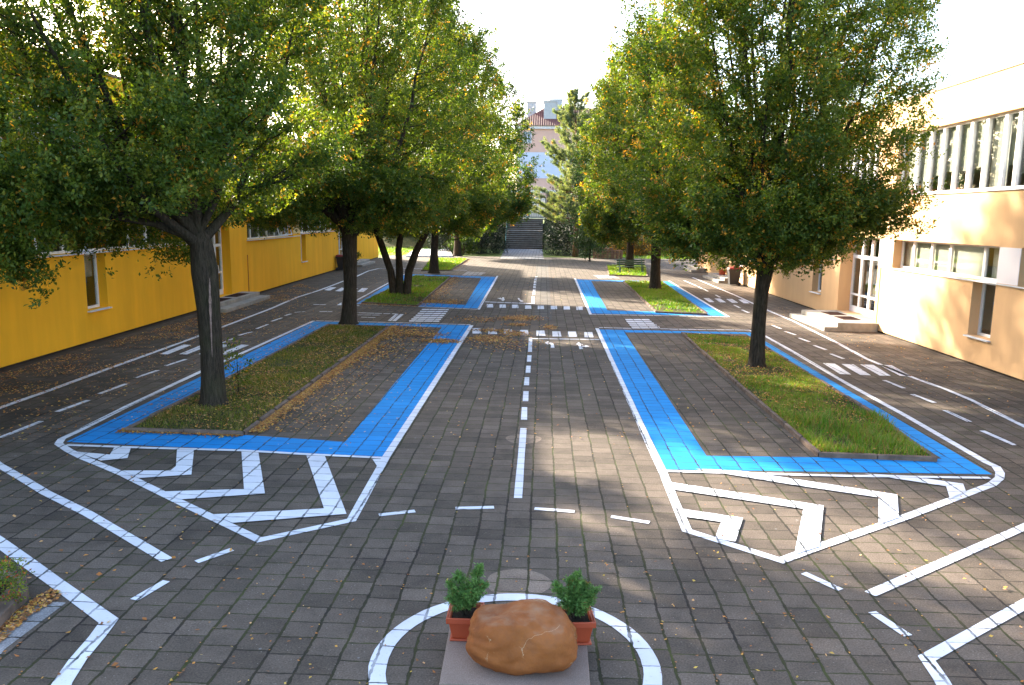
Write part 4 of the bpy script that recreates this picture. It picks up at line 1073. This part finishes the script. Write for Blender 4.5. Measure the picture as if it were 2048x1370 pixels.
# the pale torn strip on its trunk
q = MB(); r0 = .215
pr_ = [(1.0,.004),(1.15,.012),(1.25,.008),(1.4,.020),(1.52,.013),(1.65,.027),(1.75,.018),(1.88,.036),(1.97,.024),(2.08,.040),(2.18,.018),(2.28,.026),(2.5,.003)]
for (z0, w0), (z1, w1) in zip(pr_[:-1], pr_[1:]):
    def wp(z, w, s):
        a = math.radians(-60)+ (z-1.5)*.18 + s*w/r0; rr_ = (.215 if z < 1.8 else .215+(z-1.8)*.05)+.02; x = -6.31-(max(0,z-.9)*.035); return (x+rr_*math.cos(a)-T[0], 14.5+rr_*math.sin(a)-T[1], z)
    q.quad(wp(z0,w0*.6,-1), wp(z0,w0*.6,1), wp(z1,w1*.6,1), wp(z1,w1*.6,-1))
m_wound = plain('bare_wood', (.21,.14,.115), .8, .2, .35, 25); q.build('bark_wound', m_wound, L1)
T = G(697, 648)
hornbeam('second left tree with a straight trunk splitting into upright limbs', [(T[0],T[1],0),(-6.5,26.1,1.3),(-6.5,26.1,2.4),(-6.5,26.1,3.0)], [.25,.225,.24,.26], (-6.45,26.2), 4.35, 3.35, 13.4, 350000, .096, 14, stems=17, skirt=13, sp=1.12)
T = G(800, 590); x0, y0 = T[0], T[1]
hornbeam('third left tree standing on three separate spreading stems', [(x0,y0,0)], [.3], (-5.9,35.8), 4.45, 2.9, 13.8, 240000, .122, 25, ysc=.8, stems=16, skirt=14, sp=1.3,
   multi=[([(x0-.28,y0,0),(x0-.42,y0,1.1),(x0-.75,y0,2.1),(x0-1.15,y0+.1,3.2)], [.20,.17,.16,.14]), ([(x0-.02,y0-.05,0),(x0+.0,y0,1.1),(x0-.05,y0+.1,2.1),(x0+.15,y0+.1,3.3)], [.20,.17,.15,.13]), ([(x0+.30,y0,0),(x0+.42,y0,1.1),(x0+.75,y0,2.0),(x0+1.35,y0-.1,3.1)], [.20,.18,.17,.14])])
T = G(868, 546)
hornbeam('fourth left tree, slim straight trunk at the back of the far bed', [(T[0],T[1],0),(-7.0,50.3,1.5),(-6.9,50.3,3.3)], [.30,.24,.22], (-5.4,50.4), 4.7, 3.1, 14.2, 170000, .155, 36, stems=15, skirt=14, sp=1.55, greens=((.024,.055,.009),(.058,.10,.013),(.14,.165,.024)), orange=.04)
T = G(915, 512)
hornbeam('fifth left tree beside the dark yews at the foot of the stairs', [(T[0],T[1],0),(-7.9,72,1.5),(-7.8,72,3.2)], [.36,.28,.25], (-6.3,72), 5.2, 3.2, 12.5, 60000, .23, 47, stems=13, skirt=12, sp=2.0, greens=((.024,.055,.009),(.055,.095,.013),(.12,.15,.024)), orange=.04)
T = G(1512, 735)
hornbeam('nearest right tree, forked above a straight trunk in the long grass bed', [(T[0],T[1],0),(5.42,19.6,1.1),(5.44,19.6,1.9),(5.5,19.6,2.45)], [.19,.165,.165,.20], (5.40,19.7), 3.8, 2.65, 13.0, 430000, .085, 58, stems=17, skirt=13, sp=1.03, orange=.055, prof=[(0,.45),(.08,.72),(.2,.93),(.38,1.0),(.62,.92),(.82,.66),(1,.12)])
T = G(1310, 580)
hornbeam('second right tree with a low hanging bough in the far bed', [(T[0],T[1],0),(5.8,40.7,1.3),(5.8,40.7,2.7)], [.28,.24,.26], (5.4,40.7), 3.5, 2.6, 13.0, 220000, .128, 69, stems=15, skirt=13, sp=1.3, greens=((.032,.065,.010),(.073,.11,.014),(.175,.18,.026)), orange=.045, bough=(-.25, 2.35, 2.7))
T = G(1258, 540)
hornbeam('third right tree rising behind the green bench', [(T[0],T[1],0),(6.15,56,1.5),(6.2,56,2.9)], [.30,.25,.26], (6.1,56), 3.6, 2.9, 14.2, 140000, .165, 80, stems=14, skirt=12, sp=1.65, greens=((.032,.065,.010),(.073,.11,.014),(.175,.18,.026)), orange=.05)

# ------------------------------------------------------------------ bushes and background foliage
def clump_bush(name, label, cat, c, rad, n, lsize, seed, cols, orange=.0, stem=True, wr=.5, mat=None, twn=60, group=None, shell=.55, oc=(.5,.24,.03), wood=None, ttop=None, trunk_r=.07):
    """a bush or crown of leaf sprays through the volume of a lumpy ellipsoid"""
    r = np.random.default_rng(seed); ntw = max(20, n//twn)
    e = empty(name, (c[0], c[1], 0 if ttop is None else ttop), 0, label, cat, group)
    u = r.normal(0, 1, (ntw, 3)); u /= np.linalg.norm(u, axis=1)[:, None]
    k = (shell+(1-shell)*r.random(ntw)**.6)
    # lumps
    lump = 1+.20*np.sin(u[:, 0]*5+seed)*np.sin(u[:, 1]*4.3+seed*2)+.14*np.sin(u[:, 2]*7+u[:, 0]*6+seed)
    P = u*(k*lump)[:, None]*np.array(rad); D = u*.6+np.array((0, 0, .5))+r.normal(0, .4, (ntw, 3)); D /= np.linalg.norm(D, axis=1)[:, None]
    L = r.uniform(.25, .6, ntw)*min(rad)*.55
    V, i, m = foliage_arrays(P, D, L, twn, lsize, r, lsize*1.1, wr, .6, .8)
    V += np.array((0, 0, c[2]-(0 if ttop is None else ttop))); V[:, 2] = np.maximum(V[:, 2], .0)
    cc_ = leaf_tint(i, ntw, r, cols, orange, oc)
    fast_mesh('foliage', V, np.arange(m*4).reshape(m, 4), mat or m_leaf, e, cc_)
    if stem:
        q = MB(); zc = c[2]-(0 if ttop is None else ttop)
        q.tube([(0,0,-.05),(rad[0]*.05,0,zc*.6),(0,0,zc+rad[2]*.5)], [trunk_r, trunk_r*.7, trunk_r*.25], 7)
        for k in range(5):
            a = k*1.256+seed; q.tube([(0,0,zc*.45),(math.cos(a)*rad[0]*.5, math.sin(a)*rad[1]*.5, zc+rad[2]*.1)], [trunk_r*.5, trunk_r*.15], 5, cap=False)
        q.build('trunk' if cat == 'tree' else 'stem', wood or m_bark, e, smooth=True)
    return e
YEW = ((.004,.011,.006),(.008,.019,.010),(.015,.030,.015)); HEDGE = ((.018,.042,.010),(.035,.070,.014),(.07,.10,.02))
BLUEG = ((.012,.030,.018),(.022,.050,.030),(.04,.075,.045))
for (x, y, z, rx, ry, rz, n, s, cols, lab, nm) in [
    (-9.6, 80, 1.5, 2.3, 2.2, 2.3, 9000, 1, YEW, 'low dark yew left of the path, farthest from it', 'yew_bush'),
    (-6.3, 79, 1.7, 2.5, 2.3, 2.6, 11000, 2, YEW, 'broad dark yew at the left corner of the path', 'yew_bush'),
    (-7.2, 86, 3.4, 1.8, 2.4, 3.4, 10000, 3, BLUEG, 'tall dark yew beside the stair handrail', 'yew_bush'),
    (2.9, 77, 1.6, 2.4, 2.2, 2.5, 11000, 4, YEW, 'broad dark yew at the right corner of the path', 'yew_bush'),
    (2.6, 85, 3.2, 2.2, 2.4, 3.0, 10000, 5, YEW, 'dark yew filling the right side of the stairs', 'yew_bush')]:
    clump_bush(nm, lab, 'bush', (x, y, z), (rx, ry, rz), n, .22, 300+s, cols, wr=.3, mat=m_needle, twn=50, group='dark yews flanking the stairs')
# evergreen column beside the pine, garden trees and shrubs at the back
clump_bush('cypress_tree', 'dark green slender evergreen squeezed between the pine and the right trees', 'tree', (3.9, 66, 5.4), (1.5, 1.5, 5.2), 13000, .22, 311, ((.018,.045,.012),(.035,.075,.018),(.06,.11,.025)), wr=.35, mat=m_needle, twn=50)
clump_bush('garden_tree', 'leafy green garden tree left of the stairs beyond the white slab', 'tree', (-13.5, 94, 4.4), (4.2, 3.5, 4.6), 14000, .32, 320, HEDGE)
clump_bush('garden_tree', 'leafy green garden tree behind the fourth left trunk', 'tree', (-8.8, 96, 5.2), (4.0, 3.5, 5.4), 14000, .32, 321, HEDGE)
clump_bush('garden_tree', 'tall background tree at the end of the yellow building', 'tree', (-20.5, 97, 6.5), (4.6, 3.5, 5.2), 14000, .34, 322, HEDGE)
clump_bush('garden_tree', 'shady background tree right behind the pine', 'tree', (7.0, 88, 4.6), (3.9, 3.2, 4.9), 14000, .32, 323, HEDGE, .02)
clump_bush('garden_tree', 'background tree above the wood piles', 'tree', (11.6, 92, 4.8), (4.0, 3.2, 5.0), 14000, .32, 324, HEDGE, .04)
clump_bush('garden_tree', 'background tree at the end of the orange building', 'tree', (18.5, 93, 5.2), (4.8, 3.2, 5.4), 15000, .34, 325, HEDGE, .03)
clump_bush('garden_tree', 'background tree beyond the far end of the orange building roof', 'tree', (26, 90, 6.0), (5.0, 3.4, 6.0), 12000, .36, 326, HEDGE, .03)
AUT = ((.07,.06,.02),(.15,.09,.03),(.25,.14,.05))
clump_bush('garden_shrub', 'rusty brown autumn shrub behind the bench and third right tree', 'bush', (9.6, 79, 1.8), (3.2, 1.6, 2.4), 8000, .22, 331, AUT, .2)
clump_bush('garden_shrub', 'rusty brown autumn shrub nearest the orange building end', 'bush', (15.6, 81, 1.9), (3.4, 1.6, 2.5), 8000, .22, 332, AUT, .2)
clump_bush('garden_shrub', 'green shrub beside the white concrete slab', 'bush', (-7.7, 75.5, .8), (1.2, .9, 1.3), 3500, .15, 333, HEDGE)
clump_bush('garden_shrub', 'low dark shrub against the pale garden wall', 'bush', (-15.2, 92, 1.1), (1.5, .8, 1.1), 3000, .2, 334, HEDGE)
clump_bush('garden_shrub', 'green shrubs under the background tree right of the white slab', 'bush', (-10.2, 89, 1.3), (2.2, 1.0, 1.6), 5000, .2, 336, HEDGE)
clump_bush('wall_shrub', 'thin leafy shrub at the foot of the yellow wall beyond the bin', 'bush', (*pt(37.3, -.5), .75), (.55, .45, .62), 900, .09, 335, HEDGE, .03, trunk_r=.02)
pb = clump_bush('pot_plant', 'small bare shrub in the far flowerpot', 'plant', (10.95, 48.3, .95), (.22, .2, .25), 350, .06, 337, HEDGE, ttop=.6, trunk_r=.02)
clump_bush('trunk_shoots', 'leafy shoots growing at the foot of the nearest left trunk', 'plant', (G(470,790)[0]+.05, G(470,790)[1]+.05, .62), (.20, .20, .55), 420, .07, 338, GREENS, .05, trunk_r=.012, twn=14)
# corner planter bottom left
kb = MB(); a = G(-60, 1325); b = G(60, 1196); a2 = G(-75, 1290); b2 = G(38, 1178)
kb.prism(ccw([a, b, b2, a2]), -.01, .12); c_ = G(-60, 1150); kb.prism(ccw([b2, (b2[0]+.05,b2[1]+.06), (c_[0], c_[1]+.06), c_]), -.01, .11)
tag(kb.build('planter_kerb', m_kerb, bevel=.01), 'low kerb round the planting at the bottom left corner', 'kerb')
q = MB(); q.poly([(x, y, .05) for x, y in ccw([a2, b2, c_, G(-160,1200)])]); tag(q.build('planter_soil', m_soil), kind='structure')
pc = G(-25, 1225)
clump_bush('berry_shrub', 'low yellow green shrub with red tips in the bottom left corner', 'bush', (pc[0], pc[1], .22), (.27, .30, .24), 3800, .030, 341, ((.06,.10,.012),(.14,.19,.02),(.26,.28,.04)), .10, oc=(.42,.08,.03), trunk_r=.015, twn=20)
# ------------------------------------------------------------------ pine
def pine(x, y, h, seed):
    rr = random.Random(seed); r = np.random.default_rng(seed)
    e = empty('pine_tree', (x, y, 0), 0, 'tall pale green pine with layered boughs right of the stairs', 'tree')
    w_ = MB(); w_.tube([(0,0,-.05),(.1,0,3),(.15,0,7),(-.1,0,11),(-.35,0,h-1.2),(-.4,0,h)], [.30,.25,.19,.12,.05,.015], 10, lump=.04)
    P, D, L = [], [], []
    z = 3.2
    while z < h-.3:
        f = (z-3)/(h-3); nb = rr.choice([3,4,5])
        for k in range(nb):
            az = rr.uniform(0, 6.28); ln = (4.5*(1-f)**.72+.35)*rr.uniform(.6, 1.12); el = .05+.75*f+rr.uniform(-.1,.15)
            tx = -.4*max(0,f)
            a = Vector((tx*.8, 0, z)); d = Vector((math.cos(az)*math.cos(el), math.sin(az)*math.cos(el), math.sin(el)))
            pts = [a, a+d*ln*.5+Vector((0,0,-.04*ln)), a+d*ln+Vector((0,0,.12*ln))]
            w_.tube(pts, [.05*(1-f)+.015, .03*(1-f)+.01, .006], 5, cap=False)
            for j in range(int(ln/.20)+2):
                u = .30+.72*rr.random(); c = pts[0].lerp(pts[1], u*2) if u < .5 else pts[1].lerp(pts[2], min(1,(u-.5)*2))
                sd = Vector((-d.y, d.x, 0)).normalized()*rr.gauss(0, .16)*ln*.45*(1.1-.4*u)
                c = c+sd+Vector((0,0,rr.gauss(.05,.09)))
                P.append(tuple(c)); D.append(tuple((d*.8+sd*.8+Vector((0,0,.55))).normalized())); L.append(rr.uniform(.22,.42))
        z += rr.uniform(.28, .46)
    for k in range(8): P.append((-.4+rr.gauss(0,.1), rr.gauss(0,.1), h-1+k*.14)); D.append((0,0,1)); L.append(.4)
    P, D, L = np.array(P), np.array(D), np.array(L)
    V, i, m = foliage_arrays(P, D, L, 85, .22, r, .055, .13, .2, 1.1)
    c = leaf_tint(i, len(P), r, ((.085,.125,.075),(.14,.175,.105),(.21,.225,.15)), .02, (.30,.17,.07))
    w_.build('trunk', m_pinebark, e, smooth=True); fast_mesh('crown', V, np.arange(m*4).reshape(m, 4), m_blade, e, c)
pine(3.0, 74, 14.7, 9)

# ------------------------------------------------------------------ bench, wood piles, slab, stairs, gate
def bench(x, y, rz):
    e = empty('park_bench', (x, y, 0), rz, 'green slatted park bench under the third right tree', 'bench')
    q = MB()
    for k in range(4): q.box(-.95,.95,-.22+k*.115,-.13+k*.115,.43,.465)
    q.build('seat', m_benchwood, e, bevel=.004)
    q = MB()
    for k in range(3): z = .55+k*.125; q.box(-.95,.95,.245+k*.03,.275+k*.03,z,z+.095)
    q.build('backrest', m_benchwood, e, bevel=.004)
    for s in (-.75, .75):
        q = MB(); q.bar((s,-.2,0),(s,-.2,.42),.06,.05); q.build('leg', m_green, e)
        q = MB(); q.bar((s,.22,0),(s,.20,.45),.06,.05); q.bar((s,.205,.45),(s,.33,.92),.06,.05); q.build('leg', m_green, e)
        q = MB(); q.bar((s,-.24,.40),(s,.24,.40),.05,.05); q.build('armature', m_green, e)
bb = G(1262, 547); bench(bb[0], bb[1], math.radians(4))
m_plank = plain('old_planks', (.20,.125,.08), .85, .2, .4, 9)
for k, (px, lab) in enumerate(((1196, 'stack of weathered wooden pallets nearest the yews'), (1215, 'middle stack of weathered wooden pallets in the shade'), (1234, 'lower stack of weathered wooden pallets nearest the bench'))):
    X, Y = G(px, 517); e = empty('wood_pile', (X, Y, 0), .12*(k-1), lab, 'wood pile', 'stacked pallets at the back')
    for l in range(5-(k == 2)):
        q = MB(); z = l*.19
        for j in range(3): q.box(-.42+j*.37,-.32+j*.37,-.38,.38,z+.002,z+.09)
        for j in range(5): q.box(-.44+(l % 2)*.03,.44,-.38+j*.165,-.27+j*.165,z+.092,z+.118)
        for j in range(2): q.box(-.44,.44,-.40+j*.72,-.33+j*.72,z+.12,z+.185)
        q.build('pallet', m_plank, e)
q = MB(); q.prism(ccw([G(812,514),G(905,514),G(900,500),G(828,500)]), -.02, .12)
tag(q.build('concrete_slab', plain('white_concrete', (.62,.62,.64), .8)), 'pale flat concrete slab on the back left lawn', 'slab')
# garden wall at the back left
q = MB(); q.box(-26, -11.2, 98.5, 98.8, 0, 4.0)
tag(q.build('garden_wall', plain('pale_garden_wall', (.50,.45,.36), .9)), 'pale beige garden wall beyond the lawn at the back left', 'wall')
q = MB(); q.box(6, 34, 97.5, 97.8, 0, 3.4)
tag(q.build('garden_wall', plain('brown_garden_wall', (.22,.11,.07), .9)), 'brown brick garden wall behind the background trees on the right', 'wall')

# bank the stairs climb
q = MB(); q.poly([(-40,88,-.035),(-4.55,88,-.035),(-4.55,98,3.45),(-40,98,3.45)]); q.poly([(0.05,88,-.035),(60,88,-.035),(60,98,3.45),(0.05,98,3.45)]); q.poly([(-200,98,3.45),(200,98,3.45),(200,420,3.45),(-200,420,3.45)])
q.quad((-4.55,88,-.035),(-4.55,88,-.2),(-4.55,98,-.2),(-4.55,98,3.45)); q.quad((.05,88,-.2),(.05,88,-.035),(.05,98,3.45),(.05,98,-.2))
tag(q.build('hillside', m_bed), kind='structure')
sc_ = empty('staircase', (-2.25, 89.7, 0), 0, 'concrete staircase climbing between dark yews to the gate', 'staircase')
def flight(y0, z0, n, rise, run, w_, nm):
    q = MB()
    for k in range(n): q.box(-w_/2, w_/2, y0+k*run, y0+n*run+.002*k, z0+k*rise, z0+(k+1)*rise-.05)
    o = q.build(nm, plain('stair_stone', (.11,.084,.066), .9, .2, .3, 2), sc_)
    q = MB()
    for k in range(n): q.box(-w_/2-.01, w_/2+.01, y0+k*run-.03, y0+k*run+run+.01, z0+(k+1)*rise-.048, z0+(k+1)*rise)
    q.build('tread', m_conc, o)
flight(0, 0, 9, .228, .33, 4.3, 'lower_flight'); 
q = MB(); q.box(-2.15, 2.15, 2.99, 4.4, 1.85, 2.052); q.build('landing', m_conc, sc_)
flight(4.41, 2.052, 6, .228, .33, 4.3, 'upper_flight')
q = MB(); q.box(-2.3, 2.3, 6.4, 9, 3.3, 3.42); q.build('top_landing', m_conc, sc_)
hr = empty('handrail', (-4.35, 89.7, 0), 0, 'green tubular handrail on the left of the stairs', 'handrail')
pp = [(0,0,0),(0,1.5,1.03),(0,2.95,2.05),(0,4.4,2.05),(0,6.3,3.42)]
for k, p_ in enumerate(pp):
    q = MB(); q.bar(p_, (p_[0],p_[1],p_[2]+.95), .06); q.build('post', m_green, hr)
m_rail = plain('rail_green', (.10,.22,.17), .5, .4)
for hh in (.5, .95):
    q = MB(); q.tube([(p_[0],p_[1],p_[2]+hh) for p_ in pp], [.035]*5, 8); q.build('rail', m_rail, hr)
gw = empty('gateway', (-2.2, 98.2, 3.45), 0, 'brick gateway with a white capped lintel and green gates above the stairs', 'gateway')
m_brick = plain('dark_brick', (.16,.10,.08), .9, .2, .35, 12)
q = MB(); q.box(-2.55,-1.75,-.25,.25,0,3.1); q.build('pillar', m_brick, gw)
q = MB(); q.box(2.45,3.2,-.25,.25,0,3.1); q.build('pillar', m_brick, gw)
q = MB(); q.box(-2.9,3.6,-.35,.35,3.102,3.45); q.build('lintel', plain('lintel_white', (.72,.70,.66), .7), gw)
for s in (-1.72, .36):
    q = MB(); q.bar((s+.04,0,.1),(s+.04,0,2.6),.09); q.bar((s+2.0,0,.1),(s+2.0,0,2.6),.09); q.bar((s+.085,0,2.55),(s+1.955,0,2.55),.08); q.bar((s+.085,0,.7),(s+1.955,0,.7),.08); q.bar((s+.085,0,.15),(s+1.955,0,.15),.08)
    for k in range(1, 7): q.bar((s+.04+k*.28,0,.19),(s+.04+k*.28,0,2.51),.03)
    q.build('gate_leaf', m_green, gw)
q = MB(); q.box(-1.9, 2.6, 3.0, 3.1, 0, 2.6);
tag(q.build('white_fence', plain('white_boards', (.66,.64,.60), .7)), 'white board fence behind the green gates', 'fence').location = (-2.2, 98.5, 3.45)

# ------------------------------------------------------------------ house beyond the street
hs = empty('town_house', (3.0, 120, 3.45), 0, 'distant peach coloured house with a red tiled roof and grey chimneys', 'house')
zeave, zridge = 13.1, 16.9
m_peach = plain('peach_render', (.60,.38,.31), .9, .2, .06, 1); m_pale = plain('pale_band', (.50,.54,.68), .9, .2, .03, 1)
q = MB(); q.box(-7.2, 12, 0, 11, 0, zeave); q.build('wall', m_peach, hs)
q = MB(); q.box(-7.4, 12.2, -.3, 11.3, zeave+.002, zeave+.45); q.build('cornice', plain('cornice', (.66,.64,.68), .8), hs)
t = NT('roof_tiles', .75, .3); p = t.obj(); sp_ = t.n('ShaderNodeSeparateXYZ'); t.l(p, sp_.inputs[0])
wa = t.math('SINE', t.math('MULTIPLY', sp_.outputs[0], 2*math.pi/.33)); wb = t.math('FRACT', t.math('MULTIPLY', sp_.outputs[2], 1/.27))
hgt = t.math('ADD', t.math('MULTIPLY', wa, .5), wb); c = t.mix(t.noise(p, 1.2, 4), (.12,.042,.036), (.18,.068,.058)); c = t.mix(t.ramp(wb, [(.0,.55),(.25,0.0)]), c, (.05,.02,.02))
t.bump(hgt, 1.0, .08); m_tiles = t.color(c)
q = MB(); e0 = zeave+.452
q.quad((-7.6,-.6,e0),(12.4,-.6,e0),(8.5,5.5,zridge),(-3.2,5.5,zridge)); q.quad((12.4,11.6,e0),(-7.6,11.6,e0),(-3.2,5.5,zridge),(8.5,5.5,zridge))
q.poly([(-7.6,11.6,e0),(-7.6,-.6,e0),(-3.2,5.5,zridge)]); q.poly([(12.4,-.6,e0),(12.4,11.6,e0),(8.5,5.5,zridge)]); rf = q.build('roof', m_tiles, hs)
m_chim = plain('chimney_render', (.42,.42,.43), .9)
for (a, b, y0_, y1_, z0_, z1_) in ((-5.9,-4.5,4.4,5.6,zeave+.8,zridge+.6), (-3.3,-1.4,1.6,4.2,zeave+1.6,zridge+.35), (-2.4,-.5,4.6,6.2,zridge-.8,zridge+1.05), (6.3,7.4,4.8,6.2,zridge-1,zridge+1.0)):
    q = MB(); q.box(a, b, y0_, y1_, z0_, z1_); q.box(a-.08, b+.08, y0_-.08, y1_+.08, z1_+.002, z1_+.14); q.build('chimney', m_chim, rf)
q = MB(); q.tube([(-2.7,5,zridge),(-2.7,5,zridge+2.0)], [.04,.03], 6); q.build('antenna', m_sill, rf)
q = MB(); q.box(-7.22, 12.05, -.06, -.003, 5.9, 9.7); q.build('painted_band', m_pale, hs)
q = MB(); q.box(-7.21, 12.03, -.05, -.004, .4, .9); q.build('base_band', m_pale, hs)
for s, z in ((-5.7, 11.0), (3.6, 11.0), (6.7, 11.0), (9.8, 11.0), (3.6, 7.0), (6.7, 7.0), (9.8, 7.0)):
    if True:
        q = MB(); q.box(s-.62, s+.62, -.10, -.062, z, z+1.7); q.box(s-.04,s+.04,-.12,-.101,z,z+1.7); w_ = q.build('window', m_frame, hs)
        g = MB(); g.box(s-.52,s-.06,-.125,-.103,z+.1,z+1.6); g.box(s+.06,s+.52,-.125,-.103,z+.1,z+1.6); g.build('pane', plain('far_pane', (.20,.24,.30), .15, .5), w_)
print('SCENE DONE', len(bpy.data.objects))
